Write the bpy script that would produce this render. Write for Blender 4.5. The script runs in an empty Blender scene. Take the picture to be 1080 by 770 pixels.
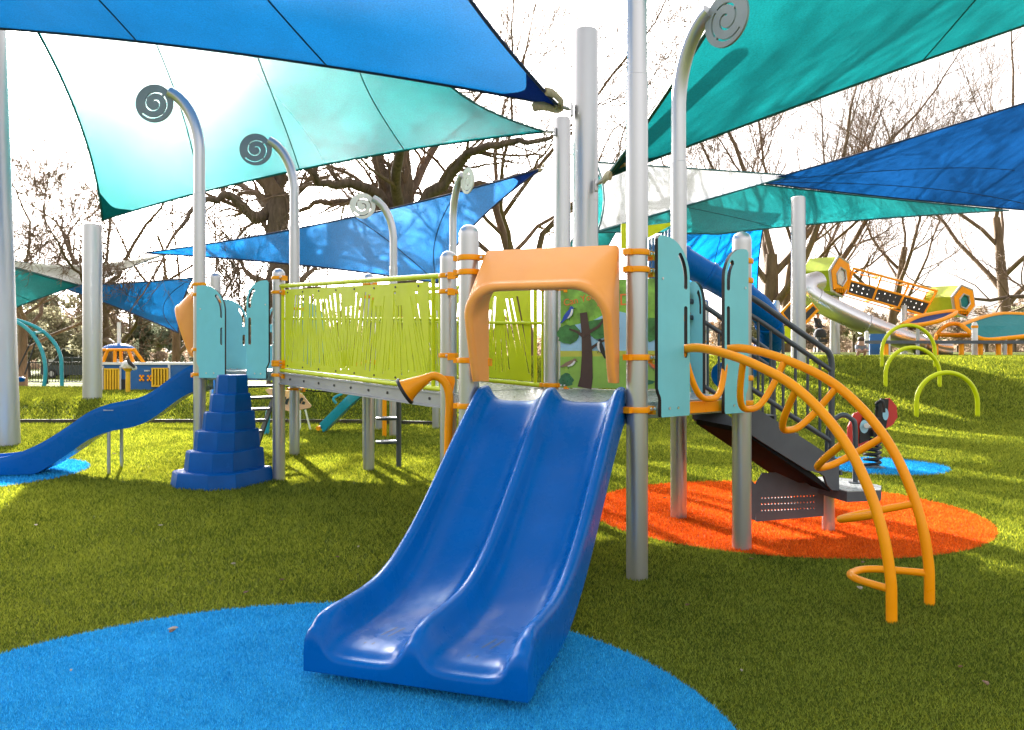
import bpy, bmesh, math, random
import numpy as np
from mathutils import Vector, Matrix, Quaternion
random.seed(11)
PI = math.pi
sc = bpy.context.scene
COL = sc.collection
F, HZ, H = 856.0, 374.0, 1.306     # lens in photo pixels, horizon row, eye height in metres

def W(px, py, Y):
    return Vector(((px - 540) / F * Y, Y, H - (py - HZ) / F * Y))
def G(px, py):
    return W(px, py, F * H / (py - HZ))
def sstep(a, b, x):
    t = min(1.0, max(0.0, (x - a) / (b - a))); return t * t * (3 - 2 * t)
def lerp(a, b, t): return a + (b - a) * t
def V(*a): return Vector(a)

# ------------------------------------------------------------------ materials
MATS = {}
def new_mat(name):
    m = bpy.data.materials.new(name); m.use_nodes = True
    nt = m.node_tree; nt.nodes.clear()
    out = nt.nodes.new('ShaderNodeOutputMaterial')
    MATS[name] = m
    return m, nt, out
def noise_node(nt, scale, detail=3, rough=.55, stretch=None):
    tc = nt.nodes.new('ShaderNodeTexCoord'); mp = nt.nodes.new('ShaderNodeMapping')
    nt.links.new(tc.outputs['Object'], mp.inputs['Vector'])
    if stretch: mp.inputs['Scale'].default_value = stretch
    n = nt.nodes.new('ShaderNodeTexNoise')
    n.inputs['Scale'].default_value = scale; n.inputs['Detail'].default_value = detail
    n.inputs['Roughness'].default_value = rough
    nt.links.new(mp.outputs['Vector'], n.inputs['Vector'])
    return n
def ramp_node(nt, fac, stops):
    r = nt.nodes.new('ShaderNodeValToRGB')
    while len(r.color_ramp.elements) < len(stops): r.color_ramp.elements.new(.5)
    for e, (p, c) in zip(r.color_ramp.elements, stops):
        e.position = p; e.color = (*c, 1)
    nt.links.new(fac, r.inputs['Fac'])
    return r
def mat(name, col, rough=.4, metal=0.0, var=.08, scale=6.0, bump=0.0, bscale=60.0, rvar=.12, spec=.5, stretch=None, wear=None):
    m, nt, out = new_mat(name)
    b = nt.nodes.new('ShaderNodeBsdfPrincipled')
    b.inputs['Metallic'].default_value = metal
    b.inputs['Specular IOR Level'].default_value = spec
    n = noise_node(nt, scale, 4, .6, stretch)
    lo = tuple(max(0, c * (1 - var)) for c in col); hi = tuple(min(1, c * (1 + var)) for c in col)
    r = ramp_node(nt, n.outputs['Fac'], [(.3, lo), (.7, hi)])
    last = r.outputs['Color']
    if wear:
        n3 = noise_node(nt, wear[1], 6, .7)
        f = ramp_node(nt, n3.outputs['Fac'], [(wear[2], (0, 0, 0)), (wear[2] + .08, (1, 1, 1))])
        mx = nt.nodes.new('ShaderNodeMix'); mx.data_type = 'RGBA'
        nt.links.new(f.outputs['Color'], mx.inputs['Factor'])
        nt.links.new(last, mx.inputs[6]); mx.inputs[7].default_value = (*wear[0], 1)
        last = mx.outputs[2]
    nt.links.new(last, b.inputs['Base Color'])
    n2 = noise_node(nt, scale * 2.3, 5, .65, stretch)
    mr = nt.nodes.new('ShaderNodeMapRange')
    mr.inputs['From Min'].default_value = .3; mr.inputs['From Max'].default_value = .7
    mr.inputs['To Min'].default_value = max(.03, rough - rvar); mr.inputs['To Max'].default_value = min(1, rough + rvar)
    nt.links.new(n2.outputs['Fac'], mr.inputs['Value']); nt.links.new(mr.outputs['Result'], b.inputs['Roughness'])
    if bump:
        nb = noise_node(nt, bscale, 3, .6)
        bp = nt.nodes.new('ShaderNodeBump'); bp.inputs['Strength'].default_value = bump; bp.inputs['Distance'].default_value = .01
        nt.links.new(nb.outputs['Fac'], bp.inputs['Height']); nt.links.new(bp.outputs['Normal'], b.inputs['Normal'])
    nt.links.new(b.outputs['BSDF'], out.inputs['Surface'])
    return m

mat('post_metal', (.50, .505, .52), .31, .75, .02, 1, 0, 220, .012)
mat('column_metal', (.48, .485, .50), .36, .6, .03, 1, 0, 150, .015)
mat('scroll_metal', (.25, .29, .31), .5, .1, .06, 5)
mat('slide_blue', (.0, .104, .385), .29, 0, .08, 3, .02, 120, .13, spec=.12, wear=((.003, .14, .50), 14, .66))
mat('climb_blue', (.0, .085, .33), .38, 0, .12, 5, .05, 60, .1, spec=.12, wear=((.004, .11, .38), 9, .62))
mat('orange_paint', (1.0, .35, .004), .34, 0, .05, 8, 0, 60, .08, spec=.25)
mat('hood_orange', (1.0, .385, .075), .42, 0, .06, 5, .03, 120, .08)
mat('teal_board', (.19, .61, .70), .38, 0, .04, 5, .05, 300, .08, spec=.3)
mat('board_core', (.012, .013, .014), .5)
mat('lime_paint', (.62, .70, .005), .36, 0, .05, 6, spec=.3)
mat('pod_lime', (.36, .46, .012), .4)
mat('lime_board', (.60, .67, .004), .40, 0, .06, 5, spec=.25)
mat('grey_beam', (.36, .37, .38), .42, .4, .06, 5)
mat('deck_grey', (.34, .36, .37), .3, .2, .12, 9, .10, 140, .1)
mat('dark_steel', (.068, .082, .10), .38, .2, .12, 6, .05, 200)
mat('dark_plate', (.10, .11, .125), .55, .0, .1, 6, .08, 160, spec=.25)
mat('black_rubber', (.012, .012, .013), .55)
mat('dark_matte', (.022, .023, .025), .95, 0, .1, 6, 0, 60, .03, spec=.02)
mat('bolt_dark', (.05, .05, .055), .4, .7)
mat('bolt_steel', (.7, .7, .7), .3, .9)
mat('khaki_strap', (.36, .31, .20), .8, 0, .2, 20)
mat('cable_steel', (.45, .45, .46), .35, .9)
mat('teal_tube', (.02, .34, .42), .35)
mat('white_paint', (.78, .78, .76), .4)
mat('fence_black', (.02, .02, .022), .5)
mat('red_board', (.62, .035, .03), .4)
mat('pale_blue', (.35, .62, .74), .4)
mat('pink_board', (.72, .40, .30), .5)
mat('yellow_board', (.85, .50, .015), .4)
mat('blue_board', (.012, .12, .36), .4)
mat('brushed_steel', (.60, .60, .62), .28, .9, .01, 1, 0, 60, .01)
mat('navy_net', (.02, .045, .16), .8)
mat('teal_net', (.01, .19, .20), .8)
mat('concrete', (.48, .45, .40), .85, 0, .12, 2)
mat('path_tan', (.50, .42, .32), .9, 0, .12, 1.2)
mat('skin', (.52, .30, .22), .5)
mat('cloth_dark', (.03, .033, .045), .8)
mat('cloth_grey', (.22, .24, .28), .8)
mat('cloth_white', (.6, .6, .6), .8)
mat('hair_brown', (.05, .03, .02), .6)
mat('car_paint', (.06, .075, .10), .2, .3)
mat('van_paint', (.72, .72, .72), .25)
mat('car_glass', (.02, .025, .03), .08)
mat('dry_leaf', (.17, .09, .045), .7, 0, .3, 30)
mat('pale_scrap', (.45, .38, .30), .7, 0, .3, 40)
mat('edging', (.05, .045, .03), .8, 0, .3, 5)
# mural colours
mat('mural_green', (.20, .42, .05), .35, 0, .45, 9)
mat('mural_leaf', (.05, .20, .05), .35, 0, .4, 14)
mat('mural_bush', (.03, .16, .07), .35, 0, .4, 14)
mat('mural_sky', (.35, .60, .80), .35, 0, .1, 4)
mat('mural_grass', (.28, .50, .08), .35, 0, .15, 5)
mat('mural_field', (.55, .55, .08), .35, 0, .1, 5)
mat('mural_bark', (.07, .035, .028), .4)
mat('mural_blue', (.02, .07, .42), .4)
mat('mural_white', (.78, .78, .76), .4)
mat('mural_black', (.015, .015, .018), .4)
mat('mural_brown', (.28, .18, .12), .4)
mat('mural_orange', (.85, .17, .03), .4)

def bark_mat(name, c1, c2):
    m, nt, out = new_mat(name)
    b = nt.nodes.new('ShaderNodeBsdfPrincipled'); b.inputs['Roughness'].default_value = .9
    n = noise_node(nt, 5, 5, .7, (1, 1, .25))
    r = ramp_node(nt, n.outputs['Fac'], [(.3, c1), (.7, c2)])
    nt.links.new(r.outputs['Color'], b.inputs['Base Color'])
    bp = nt.nodes.new('ShaderNodeBump'); bp.inputs['Strength'].default_value = .6; bp.inputs['Distance'].default_value = .05
    nt.links.new(n.outputs['Fac'], bp.inputs['Height']); nt.links.new(bp.outputs['Normal'], b.inputs['Normal'])
    nt.links.new(b.outputs['BSDF'], out.inputs['Surface'])
bark_mat('bark_dark', (.06, .043, .03), (.17, .125, .09))
bark_mat('bark_tan', (.09, .058, .036), (.20, .135, .085))
bark_mat('twig', (.11, .072, .05), (.22, .15, .105))

def leaf_mat(name, c1, c2, sc_=3.0, trans=.4, tc=None):
    m, nt, out = new_mat(name)
    n = noise_node(nt, sc_, 3, .6); gi = nt.nodes.new('ShaderNodeNewGeometry')
    av = nt.nodes.new('ShaderNodeMix'); av.inputs['Factor'].default_value = .62
    nt.links.new(n.outputs['Fac'], av.inputs[2]); nt.links.new(gi.outputs['Random Per Island'], av.inputs[3])
    r = ramp_node(nt, av.outputs[0], [(.18, c1), (.82, c2)])
    d = nt.nodes.new('ShaderNodeBsdfDiffuse'); t = nt.nodes.new('ShaderNodeBsdfTranslucent')
    mx = nt.nodes.new('ShaderNodeMixShader'); mx.inputs[0].default_value = trans
    nt.links.new(r.outputs['Color'], d.inputs['Color'])
    if tc:
        r2 = ramp_node(nt, av.outputs[0], [(.18, tc[0]), (.82, tc[1])]); nt.links.new(r2.outputs['Color'], t.inputs['Color'])
    else:
        nt.links.new(r.outputs['Color'], t.inputs['Color'])
    nt.links.new(d.outputs[0], mx.inputs[1]); nt.links.new(t.outputs[0], mx.inputs[2])
    nt.links.new(mx.outputs[0], out.inputs['Surface'])
    return m
leaf_mat('evergreen', (.10, .125, .08), (.24, .26, .18), .8, .5)
leaf_mat('olive_leaf', (.19, .19, .12), (.36, .34, .22), .8, .5)
leaf_mat('brown_leaf', (.24, .18, .13), (.42, .33, .25), .8, .5)
leaf_mat('turf_blade', (.040, .070, .016), (.255, .345, .065), 1.6, .42, ((.07, .12, .008), (.54, .53, .035)))
leaf_mat('blue_turf_blade', (.006, .24, .58), (.07, .60, .95), 4, .3)
leaf_mat('orange_turf_blade', (.60, .075, .006), (1.0, .24, .03), 4, .3)

def ground_mat(name, stops, scale, fine, bump=.4, second=None):
    m, nt, out = new_mat(name)
    b = nt.nodes.new('ShaderNodeBsdfPrincipled'); b.inputs['Roughness'].default_value = .95
    b.inputs['Specular IOR Level'].default_value = .1
    n = noise_node(nt, fine, 4, .75)
    r = ramp_node(nt, n.outputs['Fac'], stops)
    n2 = noise_node(nt, scale, 4, .6)
    r2 = ramp_node(nt, n2.outputs['Fac'], [(.3, (.72, .74, .7)), (.7, (1.15, 1.1, 1.05))])
    mx = nt.nodes.new('ShaderNodeMix'); mx.data_type = 'RGBA'; mx.blend_type = 'MULTIPLY'; mx.inputs['Factor'].default_value = 1
    nt.links.new(r.outputs['Color'], mx.inputs[6]); nt.links.new(r2.outputs['Color'], mx.inputs[7])
    nt.links.new(mx.outputs[2], b.inputs['Base Color'])
    bp = nt.nodes.new('ShaderNodeBump'); bp.inputs['Strength'].default_value = bump; bp.inputs['Distance'].default_value = .03
    nt.links.new(n.outputs['Fac'], bp.inputs['Height']); nt.links.new(bp.outputs['Normal'], b.inputs['Normal'])
    nt.links.new(b.outputs['BSDF'], out.inputs['Surface'])
ground_mat('turf_ground', [(.3, (.022, .036, .004)), (.5, (.085, .115, .010)), (.72, (.19, .20, .018))], .45, 42, .9)
ground_mat('blue_ground', [(.3, (.006, .22, .52)), (.7, (.04, .46, .85))], 1.0, 70, .6)
ground_mat('orange_ground', [(.3, (.48, .055, .008)), (.7, (.82, .16, .03))], 1.0, 60, .6)

def sail_mat(name, under, through, glare=.10, gcol=(1, 1, 1), weave=1.0, seed=0):
    m, nt, out = new_mat(name)
    n = noise_node(nt, 1.1, 3, .6)
    fine = noise_node(nt, 55, 3, .75, (1, 1, .5))
    def shade(c, a, b):
        r = ramp_node(nt, n.outputs['Fac'], [(.3, tuple(x * a for x in c)), (.7, tuple(min(1, x * b) for x in c))])
        r2 = ramp_node(nt, fine.outputs['Fac'], [(.35, (.70, .70, .70)), (.65, (1.15, 1.15, 1.15))])
        mx = nt.nodes.new('ShaderNodeMix'); mx.data_type = 'RGBA'; mx.blend_type = 'MULTIPLY'; mx.inputs['Factor'].default_value = 1
        nt.links.new(r.outputs['Color'], mx.inputs[6]); nt.links.new(r2.outputs['Color'], mx.inputs[7])
        return mx.outputs[2]
    d = nt.nodes.new('ShaderNodeBsdfPrincipled'); d.inputs['Roughness'].default_value = .6
    d.inputs['Specular IOR Level'].default_value = .25
    t = nt.nodes.new('ShaderNodeBsdfTranslucent')
    nt.links.new(shade(under, .9, 1.08), d.inputs['Base Color'])
    nt.links.new(shade(through, .9, 1.1), t.inputs['Color'])
    wr = noise_node(nt, 2.2, 3, .55, (1, .35, 1)); bp = nt.nodes.new('ShaderNodeBump')
    bp.inputs['Strength'].default_value = .22; bp.inputs['Distance'].default_value = .08
    nt.links.new(wr.outputs['Fac'], bp.inputs['Height'])
    nt.links.new(bp.outputs['Normal'], d.inputs['Normal']); nt.links.new(bp.outputs['Normal'], t.inputs['Normal'])
    m1 = nt.nodes.new('ShaderNodeMixShader'); m1.inputs[0].default_value = .62
    nt.links.new(d.outputs[0], m1.inputs[1]); nt.links.new(t.outputs[0], m1.inputs[2])
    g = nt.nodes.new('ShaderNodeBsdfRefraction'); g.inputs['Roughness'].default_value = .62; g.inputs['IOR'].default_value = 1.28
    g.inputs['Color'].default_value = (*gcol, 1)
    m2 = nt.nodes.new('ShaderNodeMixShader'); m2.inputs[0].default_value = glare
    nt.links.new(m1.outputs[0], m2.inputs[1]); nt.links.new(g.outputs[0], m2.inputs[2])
    nt.links.new(m2.outputs[0], out.inputs['Surface'])
sail_mat('sail_blue', (.003, .08, .26), (.003, .085, .245), .11, (.8, .92, 1))
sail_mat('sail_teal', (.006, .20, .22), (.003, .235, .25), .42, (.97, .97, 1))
sail_mat('sail_teal_plain', (.006, .17, .18), (.003, .115, .122), .02, (.7, .95, 1))
sail_mat('sail_royal', (.008, .06, .21), (.003, .038, .135), .008, (.6, .7, 1))
sail_mat('sail_far_blue', (.004, .12, .40), (.002, .14, .42), .015, (.6, .8, 1))
sail_mat('sail_deep_teal', (.008, .17, .18), (.006, .15, .155), .01, (.7, 1, 1))
sail_mat('sail_glare_white', (.70, .71, .78), (.62, .63, .70), .03, (1, 1, 1))  # sun glare on teal cloth, put into the base colour as white
sail_mat('sail_patch', (.010, .045, .16), (.006, .045, .17), .0, (.5, .6, 1))
sail_mat('sail_teal_patch', (.006, .11, .12), (.006, .13, .13), .0, (.5, .8, 1))
mat('hem_teal', (.008, .10, .11), .7)
mat('hem_navy', (.01, .025, .08), .7)

# ------------------------------------------------------------------ mesh builder
def rootloc(o):
    while o is not None and o.parent is not None: o = o.parent
    return o.location.copy() if o is not None else Vector((0, 0, 0))
def link(name, me, parent=None):
    o = bpy.data.objects.new(name, me); COL.objects.link(o)
    if parent is not None: o.parent = parent
    return o
class MB:
    def __init__(s): s.v = []; s.f = []; s.mi = []; s.m = 0
    def add(s, vs, fs, m=None):
        b = len(s.v); s.v += [Vector(p) for p in vs]
        for f in fs: s.f.append([b + i for i in f]); s.mi.append(s.m if m is None else m)
        return b
    def box(s, c, size, R=None, m=None):
        x, y, z = (k / 2 for k in size); c = Vector(c)
        P = [Vector(p) for p in ((-x,-y,-z),(x,-y,-z),(x,y,-z),(-x,y,-z),(-x,-y,z),(x,-y,z),(x,y,z),(-x,y,z))]
        if R is not None: P = [R @ p for p in P]
        s.add([c + p for p in P], [(0,3,2,1),(4,5,6,7),(0,1,5,4),(1,2,6,5),(2,3,7,6),(3,0,4,7)], m)
    def tube(s, pts, r, seg=10, closed=False, caps=True, m=None, flat=1.0):
        pts = [Vector(p) for p in pts]; n = len(pts)
        rr = r if isinstance(r, (list, tuple)) else [r] * n
        T = []
        for i in range(n):
            a = pts[i - 1] if (i > 0 or closed) else pts[i]
            b = pts[(i + 1) % n] if (i < n - 1 or closed) else pts[i]
            t = (b - a)
            T.append(t.normalized() if t.length > 1e-9 else Vector((0, 0, 1)))
        up = Vector((0, 0, 1)) if abs(T[0].z) < .9 else Vector((0, 1, 0))
        N = (up - T[0] * up.dot(T[0])).normalized()
        vs = []; b0 = len(s.v)
        for i in range(n):
            if i > 0:
                N = N - T[i] * N.dot(T[i])
                N = N.normalized() if N.length > 1e-6 else T[i].orthogonal().normalized()
            B = T[i].cross(N)
            for k in range(seg):
                a = 2 * PI * k / seg
                vs.append(pts[i] + N * (math.cos(a) * rr[i]) + B * (math.sin(a) * rr[i] * flat))
        fs = []
        for i in range(n if closed else n - 1):
            j = (i + 1) % n
            for k in range(seg):
                l = (k + 1) % seg
                fs.append((i * seg + k, i * seg + l, j * seg + l, j * seg + k))
        if caps and not closed:
            fs.append(tuple(range(seg - 1, -1, -1))); fs.append(tuple((n - 1) * seg + k for k in range(seg)))
        s.add(vs, fs, m)
    def lathe(s, c, prof, seg=20, m=None, R=None):
        c = Vector(c); vs = []; n = len(prof)
        for r, z in prof:
            for k in range(seg):
                a = 2 * PI * k / seg; p = Vector((r * math.cos(a), r * math.sin(a), z))
                vs.append(c + (R @ p if R is not None else p))
        fs = [(i * seg + k, i * seg + (k + 1) % seg, (i + 1) * seg + (k + 1) % seg, (i + 1) * seg + k) for i in range(n - 1) for k in range(seg)]
        fs.append(tuple(range(seg - 1, -1, -1))); fs.append(tuple((n - 1) * seg + k for k in range(seg)))
        s.add(vs, fs, m)
    def prism(s, poly, fn, t0, t1, m=None, me=None):
        """poly of (a, b); fn(a, b, t) -> point; caps at t0 and t1"""
        n = len(poly)
        vs = [fn(a, b, t0) for a, b in poly] + [fn(a, b, t1) for a, b in poly]
        s.add(vs, [tuple(range(n)), tuple(range(2 * n - 1, n - 1, -1))], m)
        s.add(vs, [(i, n + i, n + (i + 1) % n, (i + 1) % n) for i in range(n)], me if me is not None else m)
    def grid(s, rows, m=None, flip=False):
        nr, nc = len(rows), len(rows[0])
        vs = [p for r in rows for p in r]
        fs = []
        for i in range(nr - 1):
            for j in range(nc - 1):
                q = (i * nc + j, i * nc + j + 1, (i + 1) * nc + j + 1, (i + 1) * nc + j)
                fs.append(q[::-1] if flip else q)
        s.add(vs, fs, m)
    def build(s, name, mats, parent=None, smooth=40, fixn=True):
        off = rootloc(parent)
        me = bpy.data.meshes.new(name)
        me.from_pydata([tuple(p - off) for p in s.v], [], s.f)
        if isinstance(mats, str): mats = [mats]
        for k in mats: me.materials.append(MATS[k])
        me.polygons.foreach_set('material_index', s.mi)
        if fixn:
            bm = bmesh.new(); bm.from_mesh(me)
            bmesh.ops.remove_doubles(bm, verts=bm.verts, dist=1e-5)
            bmesh.ops.recalc_face_normals(bm, faces=bm.faces); bm.to_mesh(me); bm.free()
        me.update()
        if smooth:
            me.polygons.foreach_set('use_smooth', [True] * len(me.polygons))
            me.set_sharp_from_angle(angle=math.radians(smooth))
        return link(name, me, parent)

def plate_data(outer, holes, thick):
    """flat plate with holes: returns verts (a, b, t) and faces with a flag for the rim"""
    cu = bpy.data.curves.new('tmp', 'CURVE'); cu.dimensions = '2D'; cu.fill_mode = 'BOTH'; cu.extrude = thick / 2
    for poly in [outer] + list(holes):
        sp = cu.splines.new('POLY'); sp.points.add(len(poly) - 1); sp.use_cyclic_u = True
        for p, (a, b) in zip(sp.points, poly): p.co = (a, b, 0, 1)
    ob = bpy.data.objects.new('tmp', cu); COL.objects.link(ob)
    dg = bpy.context.evaluated_depsgraph_get()
    me = bpy.data.meshes.new_from_object(ob.evaluated_get(dg))
    vs = [tuple(v.co) for v in me.vertices]; fs = [tuple(p.vertices) for p in me.polygons]
    rim = [len({round(vs[i][2], 5) for i in f}) > 1 for f in fs]
    COL.objects.unlink(ob); bpy.data.objects.remove(ob); bpy.data.curves.remove(cu); bpy.data.meshes.remove(me)
    return vs, fs, rim
def add_plate(mb, outer, holes, thick, fn, m=0, me=1):
    vs, fs, rim = plate_data(outer, holes, thick)
    b = mb.add([fn(*p) for p in vs], [], None)
    for f, r in zip(fs, rim):
        mb.f.append([b + i for i in f]); mb.mi.append(me if r else m)
def text_data(txt, size):
    cu = bpy.data.curves.new('tmp', 'FONT'); cu.body = txt; cu.size = size; cu.extrude = .0012
    ob = bpy.data.objects.new('tmp', cu); COL.objects.link(ob)
    dg = bpy.context.evaluated_depsgraph_get()
    me = bpy.data.meshes.new_from_object(ob.evaluated_get(dg))
    vs = [tuple(v.co) for v in me.vertices]; fs = [tuple(p.vertices) for p in me.polygons]
    COL.objects.unlink(ob); bpy.data.objects.remove(ob); bpy.data.curves.remove(cu); bpy.data.meshes.remove(me)
    return vs, fs

def tag(o, label, cat, group=None, kind=None):
    if label: o['label'] = label
    if cat: o['category'] = cat
    if group: o['group'] = group
    if kind: o['kind'] = kind
    return o
def thing(name, loc, label, cat, group=None):
    o = bpy.data.objects.new(name, None); COL.objects.link(o); o.location = loc; o.empty_display_size = .2
    return tag(o, label, cat, group)
def dup(o, parent=None, delta=None):
    c = o.copy(); COL.objects.link(c)
    if parent is not None: c.parent = parent
    for ch in o.children: dup(ch, c)
    return c
def arc(cx, cy, r, a0, a1, n):
    return [(cx + r * math.cos(lerp(a0, a1, i / n)), cy + r * math.sin(lerp(a0, a1, i / n))) for i in range(n + 1)]
def spline(P, n=8):
    """Catmull-Rom through tuples/vectors"""
    P = [Vector(p) for p in P]; out = []
    for i in range(len(P) - 1):
        p0 = P[i - 1] if i else P[0] * 2 - P[1]
        p3 = P[i + 2] if i + 2 < len(P) else P[-1] * 2 - P[-2]
        p1, p2 = P[i], P[i + 1]
        for k in range(n):
            t = k / n
            out.append(.5 * ((2 * p1) + (p2 - p0) * t + (2 * p0 - 5 * p1 + 4 * p2 - p3) * t * t + (3 * p1 - p0 - 3 * p2 + p3) * t ** 3))
    out.append(P[-1]); return out
class Frame:
    """local axes of a deck edge: a along it, o outward, z up"""
    def __init__(s, P, Q, centre=None, slope=0):
        s.P = Vector((P[0], P[1], 0)); d = Vector((Q[0] - P[0], Q[1] - P[1], 0)); s.L = d.length; s.e = d.normalized()
        s.n = Vector((s.e.y, -s.e.x, 0)); s.slope = slope
        if centre is not None and s.n.dot(Vector((centre[0], centre[1], 0)) - s.P) > 0: s.n = -s.n
    def __call__(s, a, o, z): return s.P + s.e * a + s.n * o + Vector((0, 0, z + s.slope * a))
# ------------------------------------------------------------------ camera, light
cam = bpy.data.cameras.new('camera'); camo = bpy.data.objects.new('camera', cam); COL.objects.link(camo)
camo.location = (0, 0, H); camo.rotation_euler = (PI / 2, 0, 0)
cam.sensor_fit = 'HORIZONTAL'; cam.sensor_width = 36; cam.lens = F / 1080 * 36
cam.shift_y = -(385 - HZ) / 1080; cam.clip_end = 3000; cam.clip_start = .05
sc.camera = camo
SUN = Vector((-.39, .92, .44)).normalized()
el = math.asin(SUN.z); az = math.atan2(SUN.x, SUN.y)
sl = bpy.data.lights.new('sun', 'SUN'); sl.energy = 5.0; sl.angle = math.radians(.5); sl.color = (1, .95, .86)
so = bpy.data.objects.new('sun', sl); COL.objects.link(so); so.rotation_euler = (-SUN).to_track_quat('-Z', 'Y').to_euler()
so.location = (-8, 20, 12)
wd = bpy.data.worlds.new('World'); sc.world = wd; wd.use_nodes = True
nt = wd.node_tree; nt.nodes.clear()
wo = nt.nodes.new('ShaderNodeOutputWorld'); bg = nt.nodes.new('ShaderNodeBackground'); sk = nt.nodes.new('ShaderNodeTexSky')
sk.sky_type = 'NISHITA'; sk.sun_disc = False; sk.sun_elevation = el; sk.sun_rotation = az
sk.air_density = 1.0; sk.dust_density = 6.0; sk.ozone_density = 1.0
bg.inputs['Strength'].default_value = .105
hs = nt.nodes.new('ShaderNodeHueSaturation'); hs.inputs['Saturation'].default_value = .14
mxs = nt.nodes.new('ShaderNodeMix'); mxs.data_type = 'RGBA'; mxs.blend_type = 'MULTIPLY'; mxs.inputs['Factor'].default_value = 1; mxs.inputs[7].default_value = (1.06, 1.0, .97, 1)
nt.links.new(sk.outputs[0], hs.inputs['Color']); nt.links.new(hs.outputs[0], mxs.inputs[6]); nt.links.new(mxs.outputs[2], bg.inputs['Color']); nt.links.new(bg.outputs[0], wo.inputs['Surface'])
sc.view_settings.view_transform = 'Standard'; sc.view_settings.look = 'None'; sc.view_settings.exposure = 2.5; sc.view_settings.gamma = 1
sc.cycles.max_bounces = 8; sc.cycles.diffuse_bounces = 4; sc.cycles.transmission_bounces = 6; sc.cycles.transparent_max_bounces = 8
sc.cycles.sample_clamp_indirect = 6; sc.cycles.caustics_reflective = False; sc.cycles.caustics_refractive = False

# ------------------------------------------------------------------ ground
def terrain(x, y):
    a = lerp(.36, 1.21, sstep(-6.5, -.5, x))
    y0 = lerp(15.3, 13.0, sstep(-4, 5, x)); w = lerp(1.8, 8.0, sstep(-5, 3, x))
    z = a * sstep(y0, y0 + w, y) + .20 * sstep(21.5, 36, y) * sstep(0, .25, x / max(y, 1))
    k = 1 - sstep(-.12, .12, x / max(y, 1))
    z -= k * (a + .36) * sstep(20, 46, y)
    return z
xs = [-900, -500, -250, -140, -90, -60] + list(np.arange(-40, 40.01, .5)) + [60, 90, 140, 250, 500, 900]
ys = [-300, -80, -30] + list(np.arange(-12, 50.01, .4)) + [54, 60, 70, 85, 110, 150, 220, 350, 600, 1200]
mb = MB(); mb.grid([[V(x, y, terrain(x, y)) for x in xs] for y in ys])
tag(mb.build('ground', 'turf_ground', smooth=80, fixn=False), None, None, kind='structure')
DISCS = [(-.85, 2.61, 1.64, 'blue'), (2.2, 6.72, 1.56, 'orange'), (-6.2, 8.8, 1.44, 'blue'), (4.27, 9.45, .74, 'blue')]
for i, (x, y, r, c) in enumerate(DISCS):
    mb = MB(); n = 96
    ring = [V(x + r * math.cos(2 * PI * k / n) , y + r * math.sin(2 * PI * k / n), .006) for k in range(n)]
    mb.add([V(x, y, .006)] + ring, [(0, 1 + k, 1 + (k + 1) % n) for k in range(n)])
    tag(mb.build(c + '_turf_disc', c + '_ground', smooth=0, fixn=False), None, None, kind='structure')
mb = MB()   # pale path crossing the far lawn on the left
mb.grid([[V(x, y, terrain(x, y) + .03) for x in np.arange(-48, -8.9, 1.0)] for y in (36.5, 37.5, 38.6)])
tag(mb.build('path', 'path_tan', fixn=False), None, None, kind='structure')
mb = MB()   # pale kerb-like walk along the crest of the mound, right
mb.grid([[V(x, y, terrain(x, y) + .025) for x in np.arange(7, 30, 1.0)] for y in (23.6, 24.2, 24.8)])
tag(mb.build('walkway', 'path_tan', fixn=False), None, None, kind='structure')
mb = MB()   # dark edging strip at the foot of the berm
for i in range(24):
    x0 = -11 + i * .4; x1 = x0 + .4
    y0 = lerp(15.3, 13.0, sstep(-4, 5, x0)) - .1; y1 = lerp(15.3, 13.0, sstep(-4, 5, x1)) - .1
    mb.add([V(x0, y0, -.02), V(x1, y1, -.02), V(x1, y1, .09), V(x0, y0, .09), V(x0, y0 + .08, -.02), V(x1, y1 + .08, -.02), V(x1, y1 + .08, .09), V(x0, y0 + .08, .09)],
           [(0, 1, 2, 3), (4, 7, 6, 5), (3, 2, 6, 7)] + ([(0, 3, 7, 4)] if i == 0 else []) + ([(1, 5, 6, 2)] if i == 23 else []))
tag(mb.build('kerb', 'edging', fixn=False), None, None, kind='structure')

# ------------------------------------------------------------------ artificial turf blades
rng = np.random.default_rng(5)
def blades(name, matname, pts, zs, size, label):
    n = len(pts)
    ang = rng.uniform(0, 2 * PI, n); lean = rng.uniform(.2, 1.2, n) * size; hgt = size * rng.uniform(.55, 1.1, n); wid = size * rng.uniform(.11, .24, n)
    la = rng.uniform(0, 2 * PI, n)
    co = np.empty((n, 3, 3), np.float32)
    dx, dy = np.cos(ang) * wid, np.sin(ang) * wid
    co[:, 0, 0] = pts[:, 0] - dx; co[:, 0, 1] = pts[:, 1] - dy; co[:, 0, 2] = zs - .004
    co[:, 1, 0] = pts[:, 0] + dx; co[:, 1, 1] = pts[:, 1] + dy; co[:, 1, 2] = zs - .004
    co[:, 2, 0] = pts[:, 0] + np.cos(la) * lean; co[:, 2, 1] = pts[:, 1] + np.sin(la) * lean; co[:, 2, 2] = zs + hgt
    me = bpy.data.meshes.new(name)
    me.vertices.add(3 * n); me.vertices.foreach_set('co', co.ravel())
    me.loops.add(3 * n); me.loops.foreach_set('vertex_index', np.arange(3 * n, dtype=np.int32))
    me.polygons.add(n); me.polygons.foreach_set('loop_start', np.arange(0, 3 * n, 3, dtype=np.int32))
    me.update(); me.validate()
    me.materials.append(MATS[matname])
    o = link(name, me); tag(o, label, 'turf', kind='stuff'); return o
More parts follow.
